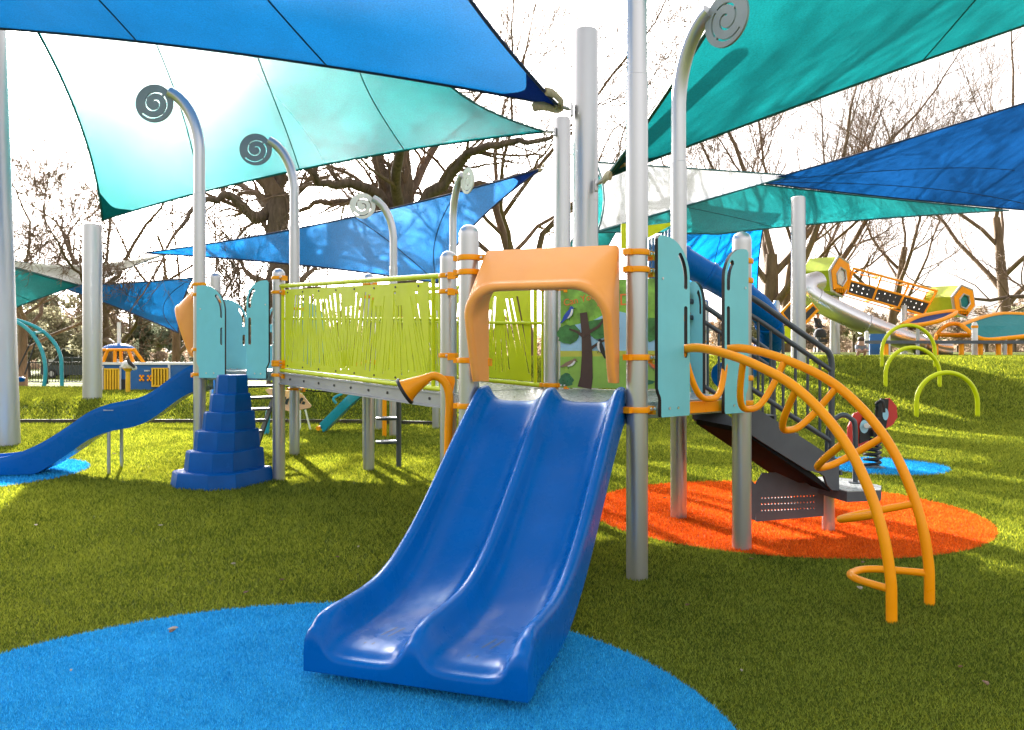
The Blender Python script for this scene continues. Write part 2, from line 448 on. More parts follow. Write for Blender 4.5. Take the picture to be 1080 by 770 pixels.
def inside(p):
    r = np.full(len(p), -1)
    for i, (x, y, rad, c) in enumerate(DISCS):
        r[(p[:, 0] - x) ** 2 + (p[:, 1] - y) ** 2 < rad ** 2] = i
    return r
def scatter(y0, y1, dens0, xr=.84, disc=None):
    out = []
    for a in np.arange(y0, y1, .25):
        b = a + .25; d = dens0 * min(1, (3.0 / a)) ** 1.75
        hw = xr * b + .3; n = int(d * 2 * hw * .25)
        out.append(np.stack([rng.uniform(-hw, hw, n), rng.uniform(a, b, n)], 1))
    return np.concatenate(out)
P = scatter(1.9, 24, 27000); ins = inside(P)
g = P[ins < 0]; sz = .0155 * np.maximum(1, g[:, 1] / 3.2) ** .85
blades('turf_grass', 'turf_blade', g, np.array([terrain(x, y) for x, y in g], np.float32), sz, 'short green artificial turf blades covering the play ground')
P2 = scatter(1.9, 12, 9000); P = np.concatenate([P, P2]); ins = inside(P)
for c, nm in (('blue', 'short shredded blue turf on the round blue landing discs'), ('orange', 'short orange turf on the round orange landing disc')):
    sel = np.isin(ins, [i for i, d in enumerate(DISCS) if d[3] == c]); q = P[sel]
    blades(c + '_turf_grass', c + '_turf_blade', q, np.full(len(q), .006, np.float32), .0125 * np.maximum(1, q[:, 1] / 3.2) ** .85, nm)
# ------------------------------------------------------------------ the big play structure
R_POST = .0635
P = [(-.27, 5.08), (.73, 4.74), (1.54, 5.44), (1.33, 6.48), (.33, 6.83), (-.48, 6.13)]
PC = (.53, 5.78)
A_, LF, LB, LC, LD, B_ = (-2.42, 8.42), (-3.365, 8.74), (-3.59, 9.82), (-2.82, 10.52), (-1.81, 10.17), (-1.61, 9.12)
LCEN = (-2.62, 9.47)
Z1, Z2 = 1.02, 1.13
ps = thing('play_structure', (.53, 5.78, 0), 'big play structure with two hexagon decks, lime bridge, blue double slide and orange arch climber', 'play structure')

# ---- posts, clamps, fern tops
def clamp_mesh():
    m = MB()
    m.lathe((0, 0, -.018), [(R_POST + .001, 0), (R_POST + .011, .002), (R_POST + .013, .010), (R_POST + .013, .026), (R_POST + .011, .034), (R_POST + .001, .036)], 24)
    m.box((R_POST + .038, 0, 0), (.066, .040, .034)); m.box((R_POST + .066, .004, -.012), (.03, .056, .046))
    m.box((-R_POST - .018, 0, 0), (.03, .05, .034))
    for x in (R_POST + .03, R_POST + .06):
        m.tube([V(x, -.034, 0), V(x, .034, 0)], .008, 8, m=1)
    o = m.build('clamp', ['orange_paint', 'bolt_steel'], None); me = o.data
    COL.objects.unlink(o); bpy.data.objects.remove(o); return me
CLAMP = clamp_mesh()
def add_clamps(post, xy, zs, ang):
    for z in zs:
        c = link('clamp', CLAMP, post); c.location = V(xy[0], xy[1], z) - rootloc(post); c.rotation_euler = (0, 0, ang)
def fern_plate(ang):
    Rr = .205
    outer = [(Rr * math.cos(t) , Rr * math.sin(t)) for t in np.linspace(0, 2 * PI, 49)[:-1]]
    holes = []
    def rad(t): return .030 + .0128 * (t - 1.2)          # spiral slot
    for a, b in ((1.2, 6.9), (7.05, 8.6), (8.75, 10.2), (10.35, 11.9)):
        ts = np.linspace(a, b, 26)
        holes.append([((rad(t) + .008) * math.cos(t), (rad(t) + .008) * math.sin(t)) for t in ts] + [((rad(t) - .008) * math.cos(t), (rad(t) - .008) * math.sin(t)) for t in ts[::-1]])
    return outer, holes
FERN = fern_plate(0)
def post(xy, top, parent=None, clamps=(), cang=0.0, r=R_POST, fern=None, name='post', matn='post_metal', scroll='scroll_metal', drop=0.0, base=None):
    x, y = xy; m = MB(); zb = terrain(x, y) - .05 if base is None else base
    if fern is None:
        prof = [(r, zb), (r, zb + .08), (r, top - r * .95 - .02), (r, top - r * .95)] + [(r * math.cos(t), top - r * .95 + r * .95 * math.sin(t)) for t in np.linspace(.15, 1.5, 8)]
        m.lathe((x, y, 0), prof, 24)
        m.lathe((x, y, 0), [(r + .0012, top - .30), (r + .0012, top - .296)], 24)
        o = m.build(name, matn, parent)
    else:
        zt = 4.10 - drop; d = V(math.cos(fern), math.sin(fern), 0)
        m.lathe((x, y, 0), [(r, zb), (r, zb + .08), (r, 2.91 - drop), (r, 2.93 - drop), (r - .004, 2.9335 - drop)], 24)
        r2 = r * .92; b = V(x, y, 0)
        path = [b + V(0, 0, 2.90 - drop), b + V(0, 0, 3.3 - drop)]
        for t in np.linspace(0.08, 1.30, 10):
            path.append(b + d * (.44 * (1 - math.cos(t))) + V(0, 0, 3.35 - drop + .70 * math.sin(t)))
        m.tube(path, r2, 20)
        o = m.build(name, matn, parent)
        c = path[-1] + d * .17 - V(0, 0, .12)
        s = MB()
        sgn = 1
        add_plate(s, FERN[0], FERN[1], .022, lambda a, b_, t: c + d * a + V(0, 0, b_) + V(-d.y, d.x, 0) * t, 0, 0)
        s.build('fern_scroll', scroll, o, smooth=30)
    add_clamps(o, xy, clamps, cang)
    return o
def aim(p, q): return math.atan2(q[1] - p[1], q[0] - p[0])
cz = [Z1 - .035, 1.23, 1.79, 1.90]; cz2 = [Z2 - .035, 1.23, 1.95, 2.10]
post(P[0], 2.12, ps, [Z1 - .035, 1.27, 1.82, 1.91], aim(P[0], P[1]))
post(P[1], 4.1, ps, [Z1 - .035, 1.29, 1.80, 1.90], aim(P[1], P[2]), fern=math.radians(165))
post(P[2], 2.13, ps, [Z1 - .035, 1.15, 1.80, 1.93], aim(P[2], P[1]) + .4)
post(P[3], 4.1, ps, [1.20, 1.60, 1.78], aim(P[3], P[2]), fern=math.radians(-56), drop=.09)
post(P[4], 2.12, ps, [1.05, 1.86], aim(P[4], P[3]))
post(P[5], 2.09, ps, [1.30, 1.78, 1.90], aim(P[5], P[0]))
post(A_, 2.20, ps, cz2 + [1.20], aim(A_, P[5]))
post(B_, 2.22, ps, cz2, aim(B_, P[4]))
post(LF, 4.1, ps, [Z2 - .035, 1.36, 1.95, 2.06], aim(LF, LB) + .6, fern=math.radians(178), drop=-.11)
post(LB, 2.30, ps, [1.2, 1.95], aim(LB, LF))
post(LC, 4.1, ps, [.86, 1.2, 1.9], aim(LC, LD), fern=math.radians(184), drop=-.05)
post(LD, 2.20, ps, [1.2, 1.9], aim(LD, LC))

# ---- decks
def hexdeck(pts, z, name='deck'):
    cx = sum(p[0] for p in pts) / 6; cy = sum(p[1] for p in pts) / 6
    m = MB(); q = [(cx + (p[0] - cx) * .97, cy + (p[1] - cy) * .97) for p in pts]
    m.prism(q, lambda a, b, t: V(a, b, t), z - .006, z)
    for i in range(6):
        a, b = q[i], q[(i + 1) % 6]; f = Frame(a, b, (cx, cy))
        m.prism([(-.002, z - .095), (-.002, z - .0065), (-.030, z - .0065), (-.030, z - .095)], lambda o, zz, t: f(t, o, zz), .01, f.L - .01)
    holes = MB()
    for ix in range(-18, 19):
        for iy in range(-18, 19):
            x, y = ix * .052 + (iy % 2) * .026, iy * .05
            if math.hypot(x, y) < .84: holes.add([V(cx + x + .011 * math.cos(k * PI / 3), cy + y + .011 * math.sin(k * PI / 3), z + .0015) for k in range(6)], [tuple(range(6))])
    d = m.build(name, 'deck_grey', ps, smooth=20)
    h = holes.build('perforation', 'bolt_dark', d, smooth=0, fixn=False); h['kind'] = 'stuff'
hexdeck(P, Z1); hexdeck([A_, LF, LB, LC, LD, B_], Z2)

# ---- double slide
def slide_mesh():
    f = Frame(P[0], P[1], PC); w = .915; a0 = (f.L - .96) / 2 + .025
    rimP = [(-.04, 1.115), (.05, 1.10), (.3, .945), (.62, .712), (.85, .545), (1.02, .435), (1.22, .335), (1.4, .285), (1.6, .27), (1.75, .268), (1.83, .25), (1.88, .215)]
    bedP = [(-.04, 1.022), (.03, 1.02), (.10, .98), (.3, .825), (.62, .575), (.85, .405), (1.02, .29), (1.22, .195), (1.4, .155), (1.6, .14), (1.75, .138), (1.83, .128), (1.88, .108)]
    def interp(T, s):
        for i in range(len(T) - 1):
            if s <= T[i + 1][0]:
                p0 = T[max(0, i - 1)]; p1 = T[i]; p2 = T[i + 1]; p3 = T[min(len(T) - 1, i + 2)]
                t = (s - p1[0]) / (p2[0] - p1[0]); h = p2[0] - p1[0]
                m1 = (p2[1] - p0[1]) / max(1e-6, p2[0] - p0[0]) * h; m2 = (p3[1] - p1[1]) / max(1e-6, p3[0] - p1[0]) * h
                return (2*t**3-3*t*t+1)*p1[1] + (t**3-2*t*t+t)*m1 + (-2*t**3+3*t*t)*p2[1] + (t**3-t*t)*m2
        return T[-1][1]
    half = [(.0, -1.0), (.0, -.3), (.0, .5), (.002, .80), (.010, .94), (.024, 1.0), (.040, .995), (.052, .93), (.061, .80), (.075, .5), (.093, .24), (.118, .08), (.155, .012), (.20, 0)]
    mid = [(.28, 0), (.323, .012), (.363, .09), (.390, .25), (.410, .48), (.425, .72), (.436, .84), (.446, .895), (.4575, .91)]
    sec = half + mid + [(w - u, h) for u, h in mid[-2::-1]] + [(w - u, h) for u, h in half[::-1]]
    S = list(np.linspace(-.04, 1.70, 64)) + list(np.linspace(1.72, 1.88, 14))
    rows = []
    for s in S:
        r, b = interp(rimP, s), interp(bedP, s); row = []
        under = min(b - .055, r - .21); under = max(under, .045)
        ef = sstep(1.70, 1.88, s)
        for u, h in sec:
            z = b + (r - b) * h if h >= 0 else lerp(b, under, -h)
            o = s
            flare = .012 * ef * (1 if u > w / 2 else -1) * (abs(u - w / 2) > .4)
            row.append(f(a0 + u + flare, o + .01, z))
        rows.append(row)
    # rounded nose at the exit
    last = rows[-1]
    for k in range(1, 6):
        t = k / 5 * PI / 2; r, b = interp(rimP, 1.88), interp(bedP, 1.88); row = []
        for u, h in sec:
            z0 = b + (r - b) * h if h >= 0 else lerp(b, .045, -h)
            zl = .045 + (z0 - .045) * (1 - .35 * (1 - math.cos(t)))
            fl = .012 * (1 if u > w / 2 else -1) * (abs(u - w / 2) > .4)
            row.append(f(a0 + u + fl, 1.89 + .035 * math.sin(t), zl))
        rows.append(row)
    m = MB(); m.grid(rows)
    n = len(sec)
    # front face below the nose and the closed underside
    m.add(rows[-1] + [f(a0 + u, 1.92, .045) for u, h in sec], [(i, i + 1, n + i + 1, n + i) for i in range(n - 1)])
    und = []
    for row in rows: und.append([row[0], row[-1]])
    m.grid(und, flip=True)
    m.add(rows[0], [tuple(range(n))])
    o = m.build('double_slide', 'slide_blue', ps, smooth=38)
    for base in (.19, .64):
        for k, (u0, u1) in enumerate(((.0, .05), (.035, .085))):
            d = MB()
            s0, s1 = 1.60, 1.80
            pts = []
            for s, u in ((s0, u1), (s1, u0)):
                pts.append(f(a0 + base + u, s, interp(bedP, s) + .0025))
            e = f.e * .0032
            d.add([pts[0] - e, pts[0] + e, pts[1] + e, pts[1] - e], [(0, 1, 2, 3)])
            d.build('drain_slot', 'board_core', o, smooth=0, fixn=False)
slide_mesh()

# ---- moulded hood, used at both slides
def hood(f, a0, a1, zb, zt, tilt=0):
    def upath(x0, x1, z0, z1, rc, nl=14, ncn=10, nt=16):
        p = [(x0, lerp(z0, z1 - rc, i / nl)) for i in range(nl)]
        p += [(x0 + rc - rc * math.cos(t), z1 - rc + rc * math.sin(t)) for t in np.linspace(0, PI / 2, ncn)]
        p += [(lerp(x0 + rc, x1 - rc, i / nt), z1) for i in range(1, nt)]
        q = [(x1 - rc + rc * math.sin(t), z1 - rc + rc * math.cos(t)) for t in np.linspace(0, PI / 2, ncn)]
        return p + q + [(x1, lerp(z1 - rc, z0, (i + 1) / nl)) for i in range(nl)]
    def out(z): return lerp(.09, .27, min(1, max(0, (z - zb) / (zt - .26 - zb))) ** .8)
    back = upath(a0 + .03, a1 - .03, zb, zt, .03)
    lipO = upath(a0 - .02, a1 - .03, zb, zt - .225, .20)
    lipI = upath(a0 + .035, a1 - .080, zb + .004, zt - .275, .18)
    bin_ = upath(a0 + .055, a1 - .050, zb, zt - .20, .15)
    N = len(back); rows = []
    rows.append([f(a, .015, z) for a, z in bin_])
    rows.append([f(a, .015, z) for a, z in back])
    for k in (.06, .35, .7, .93):
        rows.append([f(lerp(b[0], l[0], k), lerp(.015, out(l[1]), k) + .006 * math.sin(PI * k), lerp(b[1], l[1], k)) for b, l in zip(back, lipO)])
    for t in np.linspace(0, PI, 9):          # rolled lip
        k = (1 - math.cos(t)) / 2
        rows.append([f(lerp(l[0], i[0], k), out(l[1]) + .030 * math.sin(t), lerp(l[1], i[1], k)) for l, i in zip(lipO, lipI)])
    for k in (.4, .8):
        rows.append([f(lerp(i[0], b[0], k), lerp(out(i[1]), .02, k), lerp(i[1], b[1], k)) for i, b in zip(lipI, bin_)])
    rows.append(rows[0])
    m = MB(); m.grid(rows)
    for j in (0, N - 1):
        m.add([r[j] for r in rows[:-1]], [tuple(range(len(rows) - 1))])
    h = m.build('slide_hood', 'hood_orange', ps, smooth=42)
    return h
fS = Frame(P[0], P[1], PC)
hood(fS, .085, .985, 1.14, 1.95)
fL = Frame(LB, LF, LCEN)
hood(fL, .085, .985, 1.28, 2.09)

# ---- teal entry panels
def entry_panel(f, a0, a1, zb, zt, roundright, o=.095, mats=('teal_board', 'board_core')):
    w = a1 - a0; r = w * .78
    pts = [(0.035, .0), (w - .01, 0.0), (w, .012), (w, .10), (w, zt - zb - r)]
    pts += [(w - r + r * math.cos(t), zt - zb - r + r * math.sin(t)) for t in np.linspace(.1, PI / 2, 10)]
    pts += [(.02, zt - zb), (0, zt - zb - .02), (0, .17), (.012, .14), (.025, .12), (.030, .10), (.030, .008)]
    # long slot along the curved side
    c = w - .040; t0 = zt - zb - r
    slot = [(c - .017, .36), (c - .010, .348), (c, .345), (c + .010, .348), (c + .017, .36), (c + .017, t0)]
    rr = r - .024
    slot += [(w - r + rr * math.cos(t), t0 + rr * math.sin(t)) for t in np.linspace(.1, .78, 7)]
    rr2 = rr - .036
    slot += [(w - r + (rr - .018) * math.cos(.84), t0 + (rr - .018) * math.sin(.84))]
    slot += [(w - r + rr2 * math.cos(t), t0 + rr2 * math.sin(t)) for t in np.linspace(.78, .1, 7)]
    slot += [(c - .017, t0)]
    # bridge across the slot
    s1 = [p for p in slot if p[1] >= t0 - .12]; cut = t0 - .16
    up = [(c - .017, cut + .10)] + [(c - .008, cut + .09), (c + .008, cut + .09), (c + .017, cut + .10)] + slot[5:-1] + [(c - .017, t0)]
    lo = [(c - .017, .36), (c - .010, .348), (c, .345), (c + .010, .348), (c + .017, .36), (c + .017, cut - .02), (c + .008, cut - .01), (c - .008, cut - .01), (c - .017, cut - .02)]
    hs = [up] if not roundright == 'two' else [up]
    m = MB()
    if roundright: fn = lambda a, b, t: f(a0 + a, o + t, zb + b)
    else: fn = lambda a, b, t: f(a1 - a, o + t, zb + b)
    add_plate(m, pts, [up, lo] if w > .26 else [up], .024, fn, 0, 1)
    for a, b in ((w * .35, .05), (w * .62, .05), (w * .14, zt - zb - .25)):
        q = fn(a, b, 0)
        for sg in (1, -1): m.tube([q + f.n * .012 * sg, q + f.n * .0165 * sg], .008, 8, m=2)
    return m.build('entry_panel', [mats[0], mats[1], 'bolt_steel'], ps, smooth=30)
f12 = Frame(P[1], P[2], PC)
entry_panel(f12, .06, .36, .94, 2.0, True); entry_panel(f12, .72, .985, .93, 1.99, False)
f23 = Frame(P[2], P[3], PC)
entry_panel(f23, .05, .30, .94, 2.0, True, o=.05); entry_panel(f23, .74, .99, .94, 1.88, False, o=.07)
fLA = Frame(LF, A_, LCEN)
entry_panel(fLA, .05, .41, 1.06, 2.04, True); entry_panel(fLA, .68, .95, 1.06, 2.07, False)
fLC = Frame(LB, LC, LCEN)
entry_panel(fLC, .09, .42, 1.08, 1.98, True, o=.06); entry_panel(fLC, .70, .98, 1.08, 1.98, False, o=.06)
fCD = Frame(LC, LD, LCEN)
entry_panel(fCD, .08, .40, 1.08, 1.98, True, o=.06)

# ---- bridge between the decks
BL = 3.0
def bridge():
    m = MB()
    fF = Frame(P[5], A_); fB = Frame(P[4], B_); sl = (Z2 - Z1) / fF.L
    for f in (fF, fB): f.slope = sl
    cen = ((P[5][0] + B_[0]) / 2, (P[5][1] + B_[1]) / 2)
    for f in (fF, fB):
        if f.n.dot(V(cen[0], cen[1], 0) - f.P) > 0: f.n = -f.n
    dk = MB()
    for i in range(24):
        a0 = .04 + i * (fF.L - .08) / 24; a1 = a0 + (fF.L - .08) / 24 - .012
        dk.add([fF(a0, -.03, Z1), fF(a1, -.03, Z1), fB(a1, -.03, Z1), fB(a0, -.03, Z1), fF(a0, -.03, Z1 - .03), fF(a1, -.03, Z1 - .03), fB(a1, -.03, Z1 - .03), fB(a0, -.03, Z1 - .03)],
               [(0, 1, 2, 3), (7, 6, 5, 4), (0, 4, 5, 1), (1, 5, 6, 2), (2, 6, 7, 3), (3, 7, 4, 0)])
    br = dk.build('bridge_deck', 'deck_grey', ps, smooth=0)
    for f in (fF, fB):
        b = MB(); L = f.L
        b.prism([(-.02, Z1 - .125), (.03, Z1 - .125), (.03, Z1 - .115), (.0, Z1 - .11), (.0, Z1 - .02), (.03, Z1 - .015), (.03, Z1 - .005), (-.02, Z1 - .005)], lambda o, z, t: f(t, o, z), .05, L - .05)
        for k in range(9):
            q = f(.25 + k * .31, 0, Z1 - .065); b.tube([q, q + f.n * .006], .012, 8, m=1)
        b.build('side_beam', ['grey_beam', 'bolt_dark'], br, smooth=30)
        r = MB(); zt, zb = Z1 + .885, Z1 + .018
        for z, rr in ((zt, .022), (zb, .020)): r.tube([f(.06, 0, z), f(L - .06, 0, z)], rr, 12)
        r.tube([f(.05, -.02, Z1 + .55), f(L - .05, -.02, Z1 + .55)], .014, 8)
        for a in (.10, .20, L - .10): r.tube([f(a, 0, zb), f(a, 0, zt)], .017, 10)
        rail = r.build('bridge_railing', 'lime_paint', ps, smooth=40)
        # grass-cut infill board
        rnd = random.Random(3 if f is fF else 4); W_, Hh = L - .42, .80
        outer = [(0, 0), (W_, 0), (W_, Hh), (0, Hh)]; holes = []
        x = .085
        def warp(xx, z): return (.23 * math.sin(xx * 4.1 + 1.0) + .08 * math.sin(xx * 9)) * (z - .4)
        def cut(xx, za, zc, w0, w1):
            zm = lerp(za, zc, .5); bow = rnd.uniform(-.003, .003); wm = (w0 + w1) * .68
            holes.append([(xx + warp(xx, za) - w0, za), (xx + warp(xx, za) + w0, za), (xx + warp(xx, zm) + wm + bow, zm), (xx + warp(xx, zc) + w1, zc), (xx + warp(xx, zc) - w1, zc), (xx + warp(xx, zm) - wm + bow, zm)])
        k = 0
        while x < W_ - .10:
            zt_ = .74 - rnd.choice((0, .0, .02, .05, .12)); zp = rnd.uniform(.16, .40)
            if rnd.random() < .88: cut(x, zp, zt_, .0012, rnd.uniform(.013, .020))
            xb = x + .036
            if rnd.random() < .85: cut(xb, rnd.uniform(.035, .09), rnd.uniform(.36, .60), rnd.uniform(.007, .012), .001)
            elif rnd.random() < .6: cut(xb, rnd.uniform(.1, .2), .70, .002, .004)
            if zp > .26: cut(x, rnd.uniform(.05, .09), zp - .05, rnd.uniform(.003, .007), .001)
            x += rnd.uniform(.068, .078); k += 1
        p = MB(); add_plate(p, outer, holes, .006, lambda a, b, t: f(.26 + a, .0 + t, Z1 + .045 + b), 0, 0)
        for k in range(8):
            for b in (.025, Hh - .03):
                q = f(.40 + k * .34, .0035, Z1 + .045 + b); p.tube([q, q + f.n * .005], .009, 8, m=1)
        p.build('grass_cut_board', ['lime_board', 'bolt_dark'], rail, smooth=0)
bridge()

# ---- bird mural on the far edge of the main deck
def mural():
    f = Frame(P[4], P[3], PC); L = f.L
    def pl(poly, o, m, mi=0):
        b = MB(); b.prism(poly, lambda a, z, t: f(a, t, z), -o - .003, -o); return b
    z0, z1, a0, a1 = Z1 + .01, Z1 + .90, .085, L - .085
    b = MB(); b.prism([(a0, z0), (a1, z0), (a1, z1), (a0, z1)], lambda a, z, t: f(a, t, z), -.012, .012)
    root = b.build('mural_panel', 'mural_green', ps, smooth=0)
    def layer(name, polys, matn, o, thick=.002):
        b = MB()
        for p in polys: b.prism(p, lambda a, z, t: f(a, t, z), -o - thick, -o)
        return b.build(name, matn, root, smooth=0)
    def blob(cx, cz, rx, rz, n=18, j=.16, seed=1):
        r = random.Random(seed); return [(cx + rx * math.cos(2 * PI * k / n) * (1 + r.uniform(-j, j)), cz + rz * math.sin(2 * PI * k / n) * (1 + r.uniform(-j, j))) for k in range(n)]
    X = lambda u: a0 + u * (a1 - a0)
    Zv = lambda v: z0 + v * (z1 - z0)
    layer('painted_sky', [[(X(0), Zv(.34)), (X(1), Zv(.34)), (X(1), Zv(.58)), (X(.75), Zv(.66)), (X(.5), Zv(.72)), (X(.3), Zv(.62)), (X(0), Zv(.56))]], 'mural_sky', .0135)
    layer('painted_field', [[(X(0), Zv(.27)), (X(1), Zv(.27)), (X(1), Zv(.345)), (X(0), Zv(.345))]], 'mural_field', .0165)
    layer('painted_grass', [[(X(0), Zv(.0)), (X(1), Zv(0)), (X(1), Zv(.30)), (X(0), Zv(.29))]], 'mural_grass', .0195)
    layer('painted_leaves', [blob(X(.08), Zv(.50), .10, .085, seed=1), blob(X(.40), Zv(.55), .13, .085, seed=2), blob(X(.86), Zv(.54), .10, .10, seed=4)], 'mural_leaf', .0225)
    layer('painted_bush', [blob(X(.06), Zv(.07), .06, .055, j=.2, seed=6), blob(X(.80), Zv(.06), .08, .02, seed=7)], 'mural_bush', .0225)
    def limb(P_, r0, r1):
        n = len(P_); Lp, Rp = [], []
        for i, (x, z) in enumerate(P_):
            dx = P_[min(i + 1, n - 1)][0] - P_[max(i - 1, 0)][0]; dz = P_[min(i + 1, n - 1)][1] - P_[max(i - 1, 0)][1]
            l = math.hypot(dx, dz); w = lerp(r0, r1, i / (n - 1)); Lp.append((x - dz / l * w, z + dx / l * w)); Rp.append((x + dz / l * w, z - dx / l * w))
        return Lp + Rp[::-1]
    layer('painted_tree', [limb([(X(.235), Zv(.0)), (X(.255), Zv(.10)), (X(.26), Zv(.3)), (X(.25), Zv(.5)), (X(.225), Zv(.70))], .06, .030)], 'mural_bark', .0255)
    layer('painted_branch', [limb([(X(.24), Zv(.47)), (X(.17), Zv(.52)), (X(.09), Zv(.55))], .016, .006)], 'mural_bark', .0285)
    layer('painted_branch', [limb([(X(.25), Zv(.50)), (X(.37), Zv(.57)), (X(.42), Zv(.64)), (X(.425), Zv(.72))], .014, .005)], 'mural_bark', .0285)
    layer('painted_branch', [limb([(X(.26), Zv(.34)), (X(.36), Zv(.41)), (X(.48), Zv(.47))], .014, .006)], 'mural_bark', .0315)
    def bird(x, z, s, fl, body, belly, matb, ang=0):
        def tr(pts): 
            c, s_ = math.cos(ang), math.sin(ang)
            return [(x + fl * s * (p[0] * c - p[1] * s_), z + s * (p[0] * s_ + p[1] * c)) for p in pts]
        bd = [(-.9, -.75), (-.72, -.5), (-.55, -.1), (-.25, .3), (.02, .55), (.08, .78), (.26, .86), (.42, .74), (.5, .66), (.40, .58), (.42, .3), (.3, -.05), (0, -.32), (-.35, -.45), (-.75, -.8)]
        br = [(.40, .56), (.40, .3), (.28, -.05), (0, -.30), (-.2, -.36), (.05, .0), (.18, .32), (.22, .56)]
        lb = layer('painted_bird', [tr(bd)], body, .0345)
        b2 = MB(); b2.prism(tr(br), lambda a, zz, t: f(a, t, zz), -.0385, -.0368)
        b2.prism(tr([(.5, .70), (.72, .62), (.48, .6)]), lambda a, zz, t: f(a, t, zz), -.0385, -.0368, m=1)
        b2.prism(tr([(.0, -.30), (.05, -.30), (.09, -.55), (.04, -.55)]), lambda a, zz, t: f(a, t, zz), -.0385, -.0368, m=1)
        b2.prism(tr([(.28, .73), (.34, .73), (.34, .68), (.28, .68)]), lambda a, zz, t: f(a, t, zz), -.0385, -.0368, m=1)
        b2.build('bird_breast', [belly, 'mural_black'], root, smooth=0)
    bird(X(.09), Zv(.68), .085, 1, 'mural_blue', 'mural_white', 0)
    bird(X(.385), Zv(.37), .085, -1, 'mural_black', 'mural_white', 0, .35)
    bird(X(.10), Zv(.22), .075, 1, 'mural_brown', 'mural_white', 0, -.5)
    bird(X(.87), Zv(.20), .06, -1, 'mural_orange', 'mural_brown', 0, -.3)
    def words(txt, size, u, v, rot, name):
        vs, fs = text_data(txt, size); c, s_ = math.cos(rot), math.sin(rot)
        b = MB(); b.add([f(X(u) + p[0] * c - p[1] * s_, -.0150 - p[2], Zv(v) + p[0] * s_ + p[1] * c) for p in vs], fs)
        b.build(name, 'mural_orange', root, smooth=0, fixn=False)
    words('Can You Find', .078, .035, .765, .20, 'painted_words'); words('BIRDS', .135, .345, .755, .03, 'painted_words')
mural()

# ---- orange arch climber
def arch_climber():
    f = f12; ac = (.335, .775)
    prof = spline([V(.02, 0, 1.335), V(.2, 0, 1.345), V(.42, 0, 1.30), (.62, 0, 1.23), (.80, 0, 1.14), (.97, 0, 1.0), (1.11, 0, .83), (1.215, 0, .63), (1.285, 0, .42), (1.32, 0, .22), (1.325, 0, .10), (1.325, 0, -.05)], 6)
    m = MB()
    for a in ac: m.tube([f(a, p.x, p.z) for p in prof], .0265, 16)
    root = m.build('arch_climber', 'orange_paint', ps, smooth=50)
    mb2 = MB(); q = [(ac[0] - .03, Z1 - .075), (ac[1] + .06, Z1 - .075), (ac[1] + .06, Z1 - .005), (ac[0] - .03, Z1 - .005)]
    mb2.prism(q, lambda a, z, t: f(a, t, z), .035, .055)
    for a, z in ((ac[0], Z1 - .055), (ac[0], Z1 - .022), (ac[1] + .03, Z1 - .055), (ac[1] + .03, Z1 - .022)):
        mb2.tube([f(a, .055, z), f(a, .06, z)], .008, 8, m=1)
    mb2.build('mounting_plate', ['orange_paint', 'bolt_steel'], root, smooth=30)
    def at(s):
        i = s * (len(prof) - 1); k = min(len(prof) - 2, int(i)); t = i - k
        p = prof[k].lerp(prof[k + 1], t); d = (prof[k + 1] - prof[k]).normalized(); return p, V(-d.z * -1, 0, d.x * -1) * 1.0, d
    n_rungs = [(0.03, .31), (.215, .31), (.375, .30), (.53, .29), (.685, .29), (.86, .29)]
    for s, dep in n_rungs:
        p, _, d = at(s)
        inn = V(d.z, 0, -d.x)                       # turned to the inside of the arch
        if inn.z > 0 or inn.x > 0.2: inn = -inn
        path = []
        for t in np.linspace(-1, 1, 25):
            k = 1 - abs(t) ** 3.2                   # U shape
            q = p + inn * dep * k
            path.append(f(lerp(ac[0], ac[1], (t * (.93 + .07 * abs(t)) + 1) / 2), q.x, q.z))
        r = MB(); r.tube(path, .0195, 12); r.build('rung', 'orange_paint', root, smooth=50)
arch_climber()

